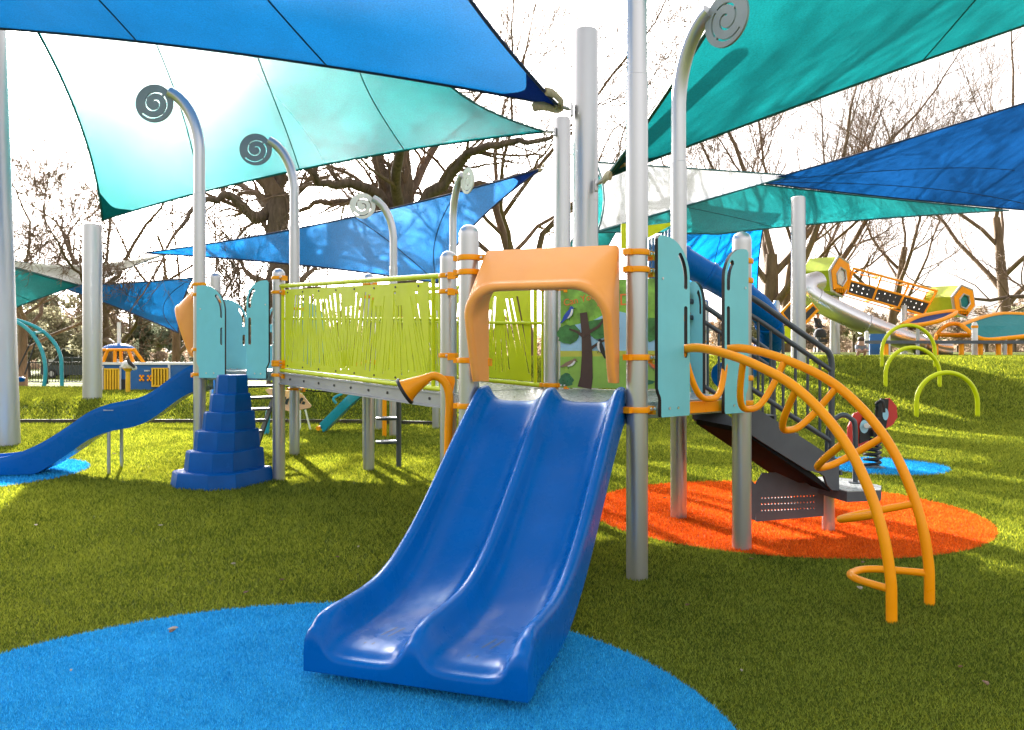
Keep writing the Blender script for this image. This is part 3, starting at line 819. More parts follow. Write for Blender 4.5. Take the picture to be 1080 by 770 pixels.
# ---- staircase
def staircase(f, parent, sx=1.0, top=Z1, lz=.36):
    """f: deck edge frame; a across, o outward"""
    w0, w1 = .12, .92; root = None
    st = MB()
    prof = [(0.01, top - .02), (.12, top - .085), (.68, .594), (.745, .57), (.745, lz - .01), (.69, lz - .005), (.655, lz + .03), (.63, lz + .095), (.60, .475), (.54, .49), (.50, .50), (.146, .71), (.01, .80)]
    for a in (w0, w1 - .0):
        b = MB(); b.prism(prof, lambda o, z, t: f(t, o + .05, z), a - .014, a + .014)
        s = b.build('stringer', 'dark_plate', root or ps, smooth=30)
        if root is None: root = s; root.name = 'staircase'
    for k, (o, z) in enumerate(((.16, .885), (.33, .755), (.50, .625), (.67, .49))):
        b = MB(); b.prism([(o - .10, z), (o + .12, z), (o + .12, z - .035), (o + .105, z - .035), (o + .105, z - .006), (o - .10, z - .006)], lambda oo, zz, t: f(t, oo + .05, zz), w0 + .016, w1 - .016)
        b.build('tread', 'dark_plate', root, smooth=20)
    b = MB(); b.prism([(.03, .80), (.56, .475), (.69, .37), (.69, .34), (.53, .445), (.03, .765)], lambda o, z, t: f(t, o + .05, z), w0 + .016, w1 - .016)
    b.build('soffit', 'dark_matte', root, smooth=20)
    # landing with clipped corners, lip below
    b = MB(); poly = [(.80, w0 - .10), (1.06, w0 - .10), (1.18, w0 + .06), (1.18, .52), (1.06, .66), (.80, .66)]
    b.prism(poly, lambda o, a, t: f(a, o, t), lz - .006, lz)
    b.prism([(o_ * 1, a_) for o_, a_ in poly], lambda o, a, t: f(a, .98 + (o - .98) * (1.012), t), lz - .075, lz - .0065, m=1)
    b.build('landing', ['deck_grey', 'dark_plate'], root, smooth=20)
    b = MB(); q = f(w0 + .28, .90, 0); b.lathe((q.x, q.y, 0), [(.045, -.02), (.045, lz - .075)], 18)
    b.build('landing_leg', 'post_metal', root, smooth=40)
    # perforated kick plate under the landing
    b = MB(); holes = []
    for r in range(3):
        for k in range(17): holes.append([(.045 + k * .026 + .007 * math.cos(t), .06 + r * .045 + .007 * math.sin(t)) for t in np.linspace(0, 2 * PI, 7)[:-1]])
    add_plate(b, [(.0, -.02), (.54, .0), (.54, .235), (.34, .25), (.16, .33), (.05, .33), (.0, .26)], holes, .01, lambda o, z, t: f(w0 + .25 + t, o + .30, z + .12), 0, 0)
    b.prism([(-.14, .16), (-.02, .115), (0.0, .36), (-.06, .41), (-.14, .34)], lambda o, z, t: f(t, o + .30, z), w0 + .22, w0 + .26)
    b.build('kick_plate', 'dark_plate', root, smooth=20)
    for a in (w0, w1):
        h = MB()
        top0 = [f(a, .04, 1.70), f(a, .16, 1.70 - .02), f(a, .22, 1.648)]
        h.tube(spline([f(a, .02, 1.725), f(a, .10, 1.71), f(a, .20, 1.66), f(a, .46, 1.49), f(a, .68, 1.352), f(a, .725, 1.315), f(a, .745, 1.25), f(a, .745, 1.1), f(a, .745, .58)], 6), .021, 12)
        h.tube(spline([f(a, .02, 1.60), f(a, .10, 1.585), f(a, .20, 1.535), f(a, .46, 1.37), f(a, .735, 1.20)], 5), .018, 10)
        h.tube(spline([f(a, .02, 1.10), f(a, .10, 1.085), f(a, .2, 1.03), f(a, .46, .865), f(a, .735, .70)], 5), .018, 10)
        hr = h.build('handrail', 'dark_steel', root, smooth=50)
        for k in range(7):
            o = .09 + k * .094; dz = (o - .10) * .62 if o > .1 else 0
            bl = MB(); bl.tube([f(a, o, 1.085 - dz - .005), f(a, o, 1.588 - dz)], .0105, 8); bl.build('baluster', 'dark_steel', hr, smooth=50)
    g = MB(); gp = spline([f(w0 + .22, 1.08, lz), f(w0 + .22, 1.08, lz + .40), f(w0 + .23, 1.055, lz + .47), f(w0 + .24, .99, lz + .50), f(w0 + .26, .92, lz + .45), f(w0 + .27, .89, lz + .36), f(w0 + .27, .88, lz)], 6)
    g.tube(gp, .019, 12); q = gp[0]; g.lathe((q.x, q.y, lz), [(.05, 0.001), (.05, .008)], 16)
    g.build('grab_hoop', 'dark_steel', root, smooth=50)
staircase(f23, ps)
def back_steps(f):
    b = MB()
    for a in (.15, .92): b.prism([(0.02, Z2 - .03), (.10, Z2 - .03), (.95, .0), (.83, 0.0)], lambda o, z, t: f(t, o, z), a - .012, a + .012)
    s = b.build('back_steps', 'dark_plate', ps, smooth=20)
    for k in range(6):
        z = .14 + k * .155; o = .80 - (z - .0) / 1.1 * .80 + .06
        t = MB(); t.prism([(o - .06, z), (o + .12, z), (o + .12, z - .03), (o - .06, z - .03)], lambda oo, zz, tt: f(tt, oo, zz), .17, .90); t.build('tread', 'dark_plate', s, smooth=20)
back_steps(fLC)

# ---- stepped blue climber at the left tower
def step_climber(f):
    c = f.L / 2 + .07; m = MB()
    # (z0, z1, half width, front offset, back offset)
    tiers = [(0, .155, .375, .78), (.15, .35, .280, .66), (.345, .545, .235, .56), (.54, .73, .190, .47), (.725, .91, .150, .40), (.905, 1.10, .120, .33)]
    for i, (z0, z1, hw, fr) in enumerate(tiers):
        bk = .04 + .012 * i; ch = hw * .42
        fl = .012 + .006 * (5 - i) / 5
        def ring(s, z, extra=0): 
            h = hw + s; g = fr + s
            return [f(c - h, bk, z), f(c - h, max(bk + .05, g - ch * 1.0), z), f(c - h * .48, g, z), f(c + h * .48, g, z), f(c + h, max(bk + .05, g - ch), z), f(c + h, bk, z)]
        rings = [ring(fl, z0), ring(.003, z1 - .018), ring(-.003, z1 - .006), ring(-.014, z1)]
        for k in range(3):
            m.add(rings[k] + rings[k + 1], [(j, (j + 1) % 6, 6 + (j + 1) % 6, 6 + j) for j in range(6)])
        m.add(rings[3], [tuple(range(6))])
        m.add(ring(fl, z0), [tuple(range(5, -1, -1))])
    o = m.build('step_climber', 'climb_blue', ps, smooth=25, fixn=True)
    bv = o.modifiers.new('bevel', 'BEVEL'); bv.width = .014; bv.segments = 3; bv.limit_method = 'ANGLE'; bv.angle_limit = math.radians(25)
step_climber(fLA)

# ---- wavy slide off the left tower
def wave_slide(f):
    top = spline([V(-.02, 0, 1.20), V(.12, 0, 1.19), V(.28, 0, 1.10), V(.55, 0, .895), V(.74, 0, .815), V(.95, 0, .775), V(1.17, 0, .69), V(1.42, 0, .51), V(1.68, 0, .345), V(1.95, 0, .235), V(2.2, 0, .20), V(2.5, 0, .20), V(2.72, 0, .185), V(2.78, 0, .14)], 6)
    w = .56; a0 = (f.L - w) / 2; S = []
    sec = [(0, -1), (0, -.4), (0, .6), (.004, .86), (.018, 1.0), (.038, 1.0), (.052, .86), (.068, .5), (.10, .14), (.15, .01), (.22, 0)]
    sec = sec + [(w - u, h) for u, h in sec[::-1]]
    rows = []
    for p in top:
        b = p.z - .15; und = p.z - .30
        b = max(b, .06); und = max(und, .03)
        rows.append([f(a0 + u, p.x, b + (p.z - b) * h if h >= 0 else lerp(b, und, -h)) for u, h in sec])
    m = MB(); m.grid(rows); m.grid([[r[0], r[-1]] for r in rows], flip=True)
    n = len(sec); m.add(rows[-1], [tuple(range(n))]); m.add(rows[0], [tuple(range(n))])
    root = m.build('wave_slide', 'slide_blue', ps, smooth=40)
    for o in (.98,):
        for a in (a0 + .02, a0 + w - .02):
            b = MB(); b.tube([f(a, o, -.02), f(a, o, .70)], .018, 10); b.tube([f(a, o - .05, .70), f(a, o + .05, .70)], .022, 8); b.build('support_leg', 'post_metal', root, smooth=40)
    b = MB(); b.tube([f(a0 + .06, 2.0, -.02), f(a0 + .06, 2.0, .08)], .018, 10); b.build('support_leg', 'post_metal', root, smooth=40)
wave_slide(fL)

# ---- orange talk tube beside the main deck
def talk_tube():
    c = V(-.60, 5.55, 0)
    path = spline([W(427, 412.5, 5.52), W(436, 407, 5.52), W(446, 401.5, 5.52), W(457, 396.5, 5.52), W(466, 400, 5.52), W(472, 409, 5.52), W(474, 425, 5.52), W(473, 455, 5.52), V(W(472, 500, 5.52).x, 5.52, .3), V(W(472, 500, 5.52).x, 5.52, -.04)], 6)
    rad = []
    for i, p in enumerate(path):
        t = i / 6
        rad.append(lerp(.092, .030, min(1, (t / 2.6)) ** .72) if t < 2.6 else .028)
    m = MB(); m.tube(path, rad, 20)
    # flat gusset
    g = [W(466, 396, 5.54), W(479, 397, 5.54), W(480, 402, 5.54), W(477, 416, 5.54), W(472, 408, 5.54)]
    m.add(g + [p + V(0, .02, 0) for p in g], [(0, 1, 2, 3, 4), (9, 8, 7, 6, 5)] + [(i, 5 + i, 5 + (i + 1) % 5, (i + 1) % 5) for i in range(5)])
    root = m.build('talk_tube', 'orange_paint', ps, smooth=50)
    d = (path[1] - path[0]).normalized(); q = d.to_track_quat('Z', 'Y').to_matrix()
    r = MB(); r.lathe(path[0], [(.080, -.010), (.096, -.012), (.100, -.004), (.100, .004), (.095, .010), (.05, .008)], 28, R=q); r.build('rubber_rim', 'black_rubber', root, smooth=40)
talk_tube()

# ---- dark pole with loop steps behind the bridge
m = MB(); bp = V(W(420.5, 400, 9.35).x, 9.35, 0); m.tube([bp + V(0, 0, -.05), bp + V(0, 0, 1.12)], .03, 12)
lad = m.build('step_pole', 'dark_steel', ps, smooth=50)
for z in (.30, .57, .84):
    s = MB(); s.tube([bp + V(-.02, -.02, z)] + [bp + V(-.13 + .12 * math.cos(t), .08 * math.sin(t), z) for t in np.linspace(-.6, -5.7, 14)] + [bp + V(-.02, .02, z)], .018, 8)
    s.add([bp + V(-.13 + .115 * math.cos(2 * PI * k / 16), .075 * math.sin(2 * PI * k / 16), z + .012) for k in range(16)], [tuple(range(16))]); s.build('foot_loop', 'dark_steel', lad, smooth=40)
# ------------------------------------------------------------------ shade columns
def column(px, Y, top, dia, label, lean=0.0, name='shade_column'):
    x = (px - 540) / F * Y; zb = terrain(x, Y) - .05
    t = thing(name, (x, Y, terrain(x, Y)), label, 'shade column', 'steel columns holding the shade sails')
    r = dia / 2; ax = V(lean, 0, 1); m = MB()
    base = V(x, Y, zb)
    p = [base + V(lean * (z - zb), 0, z - zb) for z in (zb, zb + 1, top - .06, top - .02, top)]
    m.tube(p, [r, r, r * .985, r * .93, r * .75], 32); m.build('pole', 'column_metal', t, smooth=40)
    m = MB()
    zz = top - .18; q = base + V(lean * (zz - zb), 0, zz - zb)
    for k in (.25, .6):
        q = base + V(lean * ((top - zb) * k), 0, (top - zb) * k)
        m.tube([q - V(0, 0, .004), q + V(0, 0, .004)], r * 1.006, 32)
    m.build('weld_seam', 'column_metal', t, smooth=40)
    return t, V(x, Y, 0), r
column(5, 11.6, 6.9, .40, 'steel shade column cut by the left edge of the photo', -.034)
column(97.5, 17.2, 4.08, .38, 'short thick steel column between the teal arch swing and the play train')
column(593, 16.6, 6.15, .34, 'slimmer shade column just left of the thick one above the orange hood')
column(617.5, 10.6, 5.55, .335, 'thick round-topped shade column rising above the orange hood')
column(842, 19.0, 5.0, .33, 'shade column behind the handrail, in front of the forked bare tree')

# ------------------------------------------------------------------ shade sails
def sail(name, label, C, sags, fabric, patch, hem, nu=30, nv=30, seams=(), seam_mat='hem_navy', patches=(0, 1, 2, 3), twist=0.0, hem_r=.022):
    C = [Vector(p) for p in C]; tri = len(C) == 3
    if tri: C = [C[0], C[1], C[2], C[2]]
    cen = sum(C, Vector()) / 4
    def edge(a, b, s):
        mid = (a + b) / 2; d = (cen - mid); d = d.normalized() if d.length > 1e-6 else Vector(); L = (b - a).length
        return lambda t: a.lerp(b, t) + d * (4 * t * (1 - t) * s * L)
    A, B, Cc, D = C
    eb, er, et, el_ = edge(A, B, sags[0]), edge(B, Cc, sags[1]), edge(D, Cc, sags[2] if not tri else 0), edge(A, D, sags[3] if not tri else sags[2])
    def S(u, v):
        return (eb(u) * (1 - v) + et(u) * v + el_(v) * (1 - u) + er(v) * u
                - (A * (1 - u) * (1 - v) + B * u * (1 - v) + Cc * u * v + D * (1 - u) * v))
    root = thing(name, tuple(cen - V(0, 0, .4)), label, 'shade sail', 'fabric shade sails over the playground')
    m = MB(); rows = [[S(i / nu, j / nv) for i in range(nu + 1)] for j in range(nv + 1)]
    m.grid(rows)
    m.build('fabric', fabric, root, smooth=180)
    for ci in patches:            # doubled corner of darker cloth, sewn under the tip
        LA = (B - A).length; LB_ = (D - A).length if ci == 0 else (Cc - B).length; pr = []
        for i in range(7):
            row = []
            for j in range(13):
                rho, tt_ = .80 * i / 6, j / 12; rho *= 1 - .28 * math.sin(PI * tt_)
                u, v = rho * (1 - tt_) / LA, rho * tt_ / LB_
                row.append(S(u if ci == 0 else 1 - u, v) - V(0, 0, .012))
            pr.append(row)
        pm = MB(); pm.grid(pr); pm.build('corner_patch', patch, root, smooth=180)
    h = MB()
    for e in ([eb, er, et, el_] if not tri else [eb, er, el_]):
        h.tube([e(i / 40) for i in range(41)], hem_r, 6)
    h.build('hem', hem, root, smooth=60)
    for (u0, v0, u1, v1) in seams:
        b = MB(); b.tube([S(lerp(u0, u1, t), lerp(v0, v1, t)) for t in np.linspace(0, 1, 40)], .011, 5); b.build('seam', seam_mat, root, smooth=60)
    return root, S
def hardware(root, tip, anchor, strap=True):
    tip, anchor = Vector(tip), Vector(anchor); d = (anchor - tip); L = d.length; d = d.normalized()
    m = MB(); m.tube([tip - d * .05, tip + d * L * .3], .02, 8); m.tube([tip + d * L * .3, tip + d * L * .75], .028, 8); m.tube([tip + d * L * .75, anchor], .016, 8)
    side = d.orthogonal().normalized()
    m.tube([tip + side * .06, tip - side * .06], .02, 8)
    m.box(anchor, (.04, .09, .16))
    m.build('turnbuckle', 'cable_steel', root, smooth=50)
    if strap:
        m = MB()
        up = side.cross(d)
        for k in (-.05, .05):
            pts = [tip - d * .34 + side * k * 2.6, tip - d * .16 + side * k * 2.0 + V(0, 0, .03), tip + d * .02 + side * k * 1.2, tip + d * .08]
            m.tube(spline(pts, 4), .055, 8, flat=.4)
        m.build('corner_strap', 'khaki_strap', root, smooth=60)
# big blue sail overhead, left
tip1 = W(588, 111, 10.3)
r, S1 = sail('shade_sail', 'huge bright blue sail sweeping over the top left of the photo', [tip1, W(-30, 28, 11.3), V(-7.2, 1.5, 5.6), V(-1.9, 1.4, 6.6)], [.035, .08, .06, .07], 'sail_blue', 'sail_patch', 'hem_navy', seams=[(.36, 0, .36, 1), (.68, 0, .68, 1)], patches=(0,))
hardware(r, tip1, W(603, 116, 10.5))
# teal-to-white sail behind it
tip2 = W(575, 139, 16.2)
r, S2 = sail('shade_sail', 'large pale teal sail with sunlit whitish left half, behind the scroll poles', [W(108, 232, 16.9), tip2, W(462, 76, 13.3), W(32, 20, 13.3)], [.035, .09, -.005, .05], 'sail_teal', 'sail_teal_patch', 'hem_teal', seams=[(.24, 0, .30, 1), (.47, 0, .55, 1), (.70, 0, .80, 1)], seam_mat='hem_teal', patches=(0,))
hardware(r, tip2, W(585, 139, 16.5), False)
# blue sail in the middle distance
tip3 = W(571, 178, 19.0)
r, S3 = sail('shade_sail', 'mid blue sail in the centre marked by the shadows of oak branches', [W(150, 267, 23), tip3, W(462, 299, 20)], [.03, .14, .05], 'sail_far_blue', 'sail_patch', 'hem_navy', seams=[(.55, 0, .62, 1), (.80, 0, .80, 1)], patches=(1,))
hardware(r, tip3, W(586, 176, 16.9), True)
# teal sail overhead, right
tip4 = W(641, 186, 10.0)
r, S4 = sail('shade_sail', 'large plain teal sail filling the top right of the photo', [tip4, W(1330, -55, 11.5), V(5.5, 2.2, 5.6), V(1.95, 4.3, 4.6)], [.03, .06, .06, .02], 'sail_teal_plain', 'sail_teal_patch', 'hem_teal', seams=[(.44, 0, .60, 1)], seam_mat='hem_teal', patches=(0,))
hardware(r, tip4, W(629, 195, 10.4))
# three sheets meeting on the right, the white one painted sun glare on teal
r, _ = sail('shade_sail', 'teal-hemmed sail painted white for sun glare, between the two right-hand scroll poles', [W(628, 171, 21), W(835, 185, 22.5), W(630, 244, 19.5)], [-.0, .0, .08], 'sail_glare_white', 'sail_glare_white', 'hem_teal', patches=())
r, _ = sail('shade_sail', 'low dark teal sail stretched under the glare-whitened one on the right', [W(630, 245, 19.3), W(800, 194.5, 22.3), W(1064, 222, 25), W(757, 247, 21)], [.0, .015, .05, .03], 'sail_deep_teal', 'sail_teal_patch', 'hem_teal', seams=[(0.5, 0, .2, 1)], seam_mat='hem_teal', patches=())
r, _ = sail('shade_sail', 'royal blue sail leaving the photo at its right edge', [W(800, 192.5, 22.6), W(1120, 96, 19), W(1110, 224, 24)], [.012, .05, -.012], 'sail_royal', 'sail_patch', 'hem_navy', seams=[(0, 0, .55, 1), (.0, 0, .8, .5)], patches=())
r, _ = sail('shade_sail', 'blue sail hanging low behind the tube slide and the teal boards', [W(700, 236, 22), W(806, 234, 24), W(800, 330, 27), W(722, 300, 24)], [.10, .04, .05, .05], 'sail_far_blue', 'sail_patch', 'hem_navy', seams=[(.55, 0, .3, 1)], patches=())
r, _ = sail('shade_sail', 'teal sail glimpsed between the thick column and the tall scroll pole', [W(596, 268, 26), W(636, 172, 25), W(700, 176, 27), W(640, 262, 25)], [.02, .02, .03, .03], 'sail_deep_teal', 'sail_teal_patch', 'hem_teal', patches=())
# far left sails
r, _ = sail('shade_sail', 'small dark teal sail beside the left edge column', [W(-10, 276, 27), W(82, 301, 30), W(-12, 337, 27)], [.0, .03, .03], 'sail_deep_teal', 'sail_teal_patch', 'hem_teal', seams=[(0, .4, .9, .5)], seam_mat='hem_teal', patches=())
r, _ = sail('shade_sail', 'narrow sail seen edge on, painted white for sun glare, behind the short thick column', [W(-12, 274, 28), W(88, 302, 31), W(192, 262, 33), W(100, 283, 34)], [.0, .02, .02, .0], 'sail_glare_white', 'sail_glare_white', 'hem_teal', patches=())  # white colour stands for glare on its twisted teal top side
r, _ = sail('shade_sail', 'bright blue sail between the short thick column and the orange hood', [W(204, 293, 27), W(58, 301, 31), W(188, 351, 26)], [.02, .03, .10], 'sail_far_blue', 'sail_patch', 'hem_navy', seams=[(0, 0, .55, 1), (.3, 0, .7, .6)], patches=())
# ------------------------------------------------------------------ structures further back
def tz(x, y): return terrain(x, y)
def plate3(mb, pts, th, m=0):
    pts = [Vector(p) for p in pts]; n = (pts[1] - pts[0]).cross(pts[2] - pts[0]).normalized() * th / 2; k = len(pts)
    mb.add([p - n for p in pts] + [p + n for p in pts], [tuple(range(k - 1, -1, -1)), tuple(range(k, 2 * k))] + [(i, (i + 1) % k, k + (i + 1) % k, k + i) for i in range(k)], m)
# second tower behind the bridge
bt = thing('play_tower', (-1.5, 13.4, tz(-1.5, 13.4)), 'smaller play tower behind the bridge with two pale scroll poles and a sagging lime bridge', 'play tower')
post((-1.90, 13.0), 3.7, bt, [1.5, 1.9], 0, fern=math.radians(182), name='post', drop=.22, scroll='white_paint', matn='post_metal')
post((-.96, 13.2), 4.1, bt, [1.5, 1.9], 0, fern=math.radians(-58), name='post', drop=-.14, scroll='white_paint')
post((-1.33, 14.2), 2.3, bt, [1.5], 0); post((-2.3, 14.0), 2.3, bt, [1.5], 0)
m = MB(); m.prism([(-1.96, 13.0), (-.96, 13.2), (-1.0, 14.2), (-2.3, 14.0)], lambda a, b, t: V(a, b, t), 1.42, 1.48); m.build('deck', 'deck_grey', bt, smooth=0)
m = MB(); m.tube([V(-2.02, 12.85, -.02), V(-2.02, 12.85, 1.45)], .035, 8); m.build('orange_pole', 'orange_paint', bt)
b = MB(); s = MB(); Lr = [W(288, 403, 13.4), W(310, 409, 13.4), W(335, 412, 13.4), W(358, 411.5, 13.4), W(385, 406, 13.4)]
c1 = spline(Lr, 6); b.tube(c1, .025, 8); b.tube([p + V(0, .9, 0) for p in c1], .025, 8)
nb = b.build('sagging_bridge', 'black_rubber', bt)
for i in range(0, len(c1), 1):
    pass
s = MB()
for p in c1:
    s.tube([p, p + V(0, 0, .62)], .035, 6)
s.tube([p + V(0, 0, .62) for p in c1], .025, 6); s.build('slat_railing', 'lime_paint', nb)
s = MB()
for p in c1: s.tube([p + V(0, .9, 0), p + V(0, .9, .62)], .035, 6)
s.tube([p + V(0, .9, .62) for p in c1], .025, 6); s.build('slat_railing', 'lime_paint', nb)
# curved teal slide leaving that tower
m = MB(); cs = spline([W(337, 453, 13.3), W(345, 445, 13.3), W(354, 436, 13.3), W(364, 426, 13.3), W(373, 418, 13.4), W(384, 410, 13.5)], 5)
rows = []
for p in cs:
    rows.append([p + V(0, .0, .10), p + V(.02, .03, .0), p + V(.02, .40, .0), p + V(0, .43, .10)])
m.grid(rows); m.grid([[q + V(0.03, 0, -.05) for q in r_] for r_ in rows], flip=True)
for e in (0, 3): m.grid([[r_[e], r_[e] + V(.03, 0, -.05)] for r_ in rows])
m.tube([cs[0] + V(-.02, -.01, .02), cs[0] + V(-.02, .44, .02)], .04, 8, m=1)
m.tube(spline([cs[12] + V(-.05, 0, .1), cs[14] + V(-.16, 0, .12), cs[17] + V(-.1, 0, .12)], 4), .022, 8)
m.build('curved_slide', ['teal_tube', 'orange_paint'], bt)
# pink butterfly play board under the bridge
bx = W(303, 440, 13.9); bfly = thing('play_board', (bx.x, 13.9, tz(bx.x, 13.9)), 'pinkish butterfly-shaped play board on thin legs under the bridge', 'play board')
m = MB(); add_plate(m, [tuple(W(px, py, 13.9).xz) for px, py in ((280, 411), (284, 409.5), (296, 411), (314, 413), (319, 416), (328.5, 428), (327, 430), (315, 432.5), (306, 434), (299, 432), (296, 427), (289, 423))], [], .03, lambda a, b, t: V(a, 13.9 + t, b), 0, 0)
bo = m.build('board', 'pink_board', bfly, smooth=0)
m = MB()
for px, py in ((300, 420), (303, 422), (306, 420), (302, 425), (314, 421), (316, 424), (318, 421), (320, 425)):
    q = W(px, py, 13.88); plate3(m, [q + V(-.035, -.002, -.02), q + V(.02, -.002, -.03), q + V(.035, -.002, .02), q + V(-.01, -.002, .03)], .003)
m.build('wing_spot', 'mural_black', bo, smooth=0)
m = MB(); q = W(316.5, 433, 13.9); m.tube([q, V(q.x, 13.9, tz(q.x, 13.9) - .03)], .016, 6); m.build('leg', 'white_paint', bfly)
m = MB(); q = W(322, 432, 13.9); m.tube([q, V(q.x + .10, 13.9, tz(q.x, 13.9) - .03)], .016, 6); m.build('leg', 'white_paint', bfly)
ta = W(281, 447, 13.2); t = thing('arched_leg', (ta.x, 13.2, tz(ta.x, 13.2)), 'bent teal tube standing left of the pink butterfly board', 'climber tube')
m = MB(); m.tube(spline([V(ta.x, 13.2, tz(ta.x, 13.2) - .03), W(282.5, 438, 13.2), W(285.5, 430, 13.2), W(290, 422, 13.3), W(297, 415, 13.5)], 5), .045, 8); m.build('tube', 'teal_tube', t)

# tube-slide tower behind the right posts
tt = thing('tube_slide_tower', (3.4, 15.2, tz(3.4, 15.2)), 'play tower with enclosed blue tube slide, lime roof and ribbed navy wall', 'play tower')
m = MB(); path = spline([W(708, 266, 15.0), W(728, 279, 15.0), W(748, 291, 15.0), W(772, 305, 15.0), W(796, 321, 15.0), W(811, 340, 15.2), W(812, 362, 15.7), W(800, 380, 16.2), W(782, 390, 16.0), W(762, 396, 15.5)], 6)
m.tube(path, .245, 24)
for k in range(3, len(path) - 3, 9): m.tube([path[k] - (path[k + 1] - path[k]).normalized() * .03, path[k] + (path[k + 1] - path[k]).normalized() * .03], .27, 24)
m.build('tube_slide', 'slide_blue', tt, smooth=50)
m = MB(); plate3(m, [W(655, 262, 15.0), W(655, 236, 15.0), W(676, 236, 15.0), W(676, 262, 15)], .05); plate3(m, [W(682, 252, 15), W(683, 238, 15), W(707, 235, 15), W(707, 238, 15)], .05); m.build('roof', 'lime_board', tt, smooth=0)
m = MB()
for k in range(10):
    px = 684 + k * 3.4; top = 253 - k * 1.75
    plate3(m, [W(px, 300, 15.2), W(px + 2.4, 300, 15.2), W(px + 2.4, top - 1.6, 15.2), W(px, top, 15.2)], .06)
m.build('ribbed_wall', 'blue_board', tt, smooth=0)
for px in (688, 744):
    q = W(px, 400, 15.3); post((q.x, 15.3), 2.35 if px > 700 else 3.4, tt, [1.55, 1.9], 0)
m = MB(); m.prism([(W(660, 0, 15).x, 14.9), (W(752, 0, 15).x, 14.9), (W(752, 0, 15).x, 16), (W(660, 0, 15).x, 16)], lambda a, b, t: V(a, b, t), 1.75, 1.82); m.build('deck', 'deck_grey', tt, smooth=0)

# hexagon pods with the sloping net tunnel
Yp = 30
pt = thing('pod_climber', (W(880, 372, Yp).x, Yp, tz(W(880, 372, Yp).x, Yp)), 'tall climber of two orange and lime hexagon pods joined by a sloping net tunnel', 'climbing structure')
def pod(fc, ax, R, ln, rot, win):
    fc = Vector(fc); ax = Vector(ax).normalized(); u = ax.cross(V(0, 0, 1)).normalized(); v = u.cross(ax)
    ring = lambda c, r: [c + u * (r * math.cos(rot + k * PI / 3)) + v * (r * math.sin(rot + k * PI / 3)) for k in range(6)]
    m = MB(); a, b = ring(fc, R), ring(fc - ax * ln, R * .97)
    m.add(a + b, [(i, 6 + i, 6 + (i + 1) % 6, (i + 1) % 6) for i in range(6)]); m.add(b, [tuple(range(6))])
    sh = m.build('pod', 'pod_lime', pt, smooth=0)
    f = MB(); outer = [(R * .93 * math.cos(rot + k * PI / 3), R * .93 * math.sin(rot + k * PI / 3)) for k in range(6)]
    hole = [(R * .46 * math.cos(rot + k * PI / 3), R * .46 * math.sin(rot + k * PI / 3)) for k in range(6)]
    sl = []
    for k in range(5):
        x = (-.36 + k * .18) * R; sl.append([(x - .025 * R, -.76 * R), (x + .025 * R, -.76 * R), (x + .03 * R, -.56 * R), (x - .02 * R, -.56 * R)])
    add_plate(f, outer, [hole] + sl, .05, lambda p, q, t: fc + u * p + v * q + ax * (t + .03), 0, 0); f.build('pod_face', 'orange_paint', sh, smooth=0)
    e = MB(); e.tube(a, .05, 6, closed=True); e.tube([fc + u * p + v * q + ax * .06 for p, q in hole], .035, 6, closed=True); e.build('pod_rim', 'column_metal', sh, smooth=40)
    w = MB(); w.add([fc + u * p + v * q + ax * .01 for p, q in hole], [tuple(range(6))]); w.build('bubble_window', win, sh, smooth=0, fixn=False)
pod(W(886, 292, Yp), (.62, -.78, -.05), .76, 1.15, .25, 'van_paint')
pod(W(1016, 318, Yp + .4), (.38, -.92, -.05), .62, 1.25, .25, 'teal_net')
tn = MB(); A0, A1 = W(900, 283, Yp + .3), W(988, 307, Yp + .6); B0, B1 = W(893, 309, Yp + .3), W(974, 332, Yp + .6)
fr = MB()
for dy in (0, .7):
    d = V(0, dy, 0)
    for p, q in ((A0, A1), (B0, B1), ((A0 + B0) / 2, (A1 + B1) / 2))[:3 if dy == 0 else 2]: fr.tube([p + d, q + d], .045 if dy == 0 else .02, 6)
    for t in (0, .333, .667, 1)[::1 if dy == 0 else 3]: fr.tube([A0.lerp(A1, t) + d, B0.lerp(B1, t) + d], .045 if dy == 0 else .02, 6)
for t in (0, .333, .667, 1):
    fr.tube([A0.lerp(A1, t), A0.lerp(A1, t) + V(0, .7, 0)], .04, 6); fr.tube([B0.lerp(B1, t), B0.lerp(B1, t) + V(0, .7, 0)], .04, 6)
tunnel = fr.build('net_tunnel', 'orange_paint', pt)
for k in range(3):
    t0, t1 = k / 3 + .008, (k + 1) / 3 - .008
    M0, M1 = (A0 + B0) / 2, (A1 + B1) / 2
    outer = [(t0, .02), (t1, .02), (t1, .98), (t0, .98)]; holes = []; rr = random.Random(k)
    for i in range(8):
        cx, cy, r0 = t0 + .04 + (i % 4) * .066, .3 + .4 * (i // 4) + rr.uniform(-.07, .07), rr.uniform(.005, .011)
        holes.append([(cx + r0 * math.cos(j * PI / 4), cy + r0 * 9 * math.sin(j * PI / 4)) for j in range(8)])
    m = MB(); add_plate(m, outer, holes, .02, lambda a, b, t: B0.lerp(B1, a).lerp(M0.lerp(M1, a), b) + V(0, t, 0), 0, 0); m.build('climbing_board', 'mural_black', tunnel, smooth=0)
m = MB(); sp = spline([W(858, 299, Yp - .9), W(868, 303, Yp - 1.2), W(872, 314, Yp - 1.2), W(864, 318, Yp - 1.1)], 4)
chute = spline([W(862, 297, Yp - .8), W(851, 301, Yp - 1.2), W(854, 311, Yp - 1.3), W(875, 324, Yp - 1.2), W(902, 337, Yp - 1.0), W(932, 350, Yp - .8), W(962, 361, Yp - .6), W(985, 369, Yp - .5), W(1000, 371.5, Yp - .5)], 6)
m.tube(chute, .37, 20)
for k in (14, 26, 38): m.tube([chute[k], chute[k] + (chute[k + 1] - chute[k]).normalized() * .06], .40, 20)
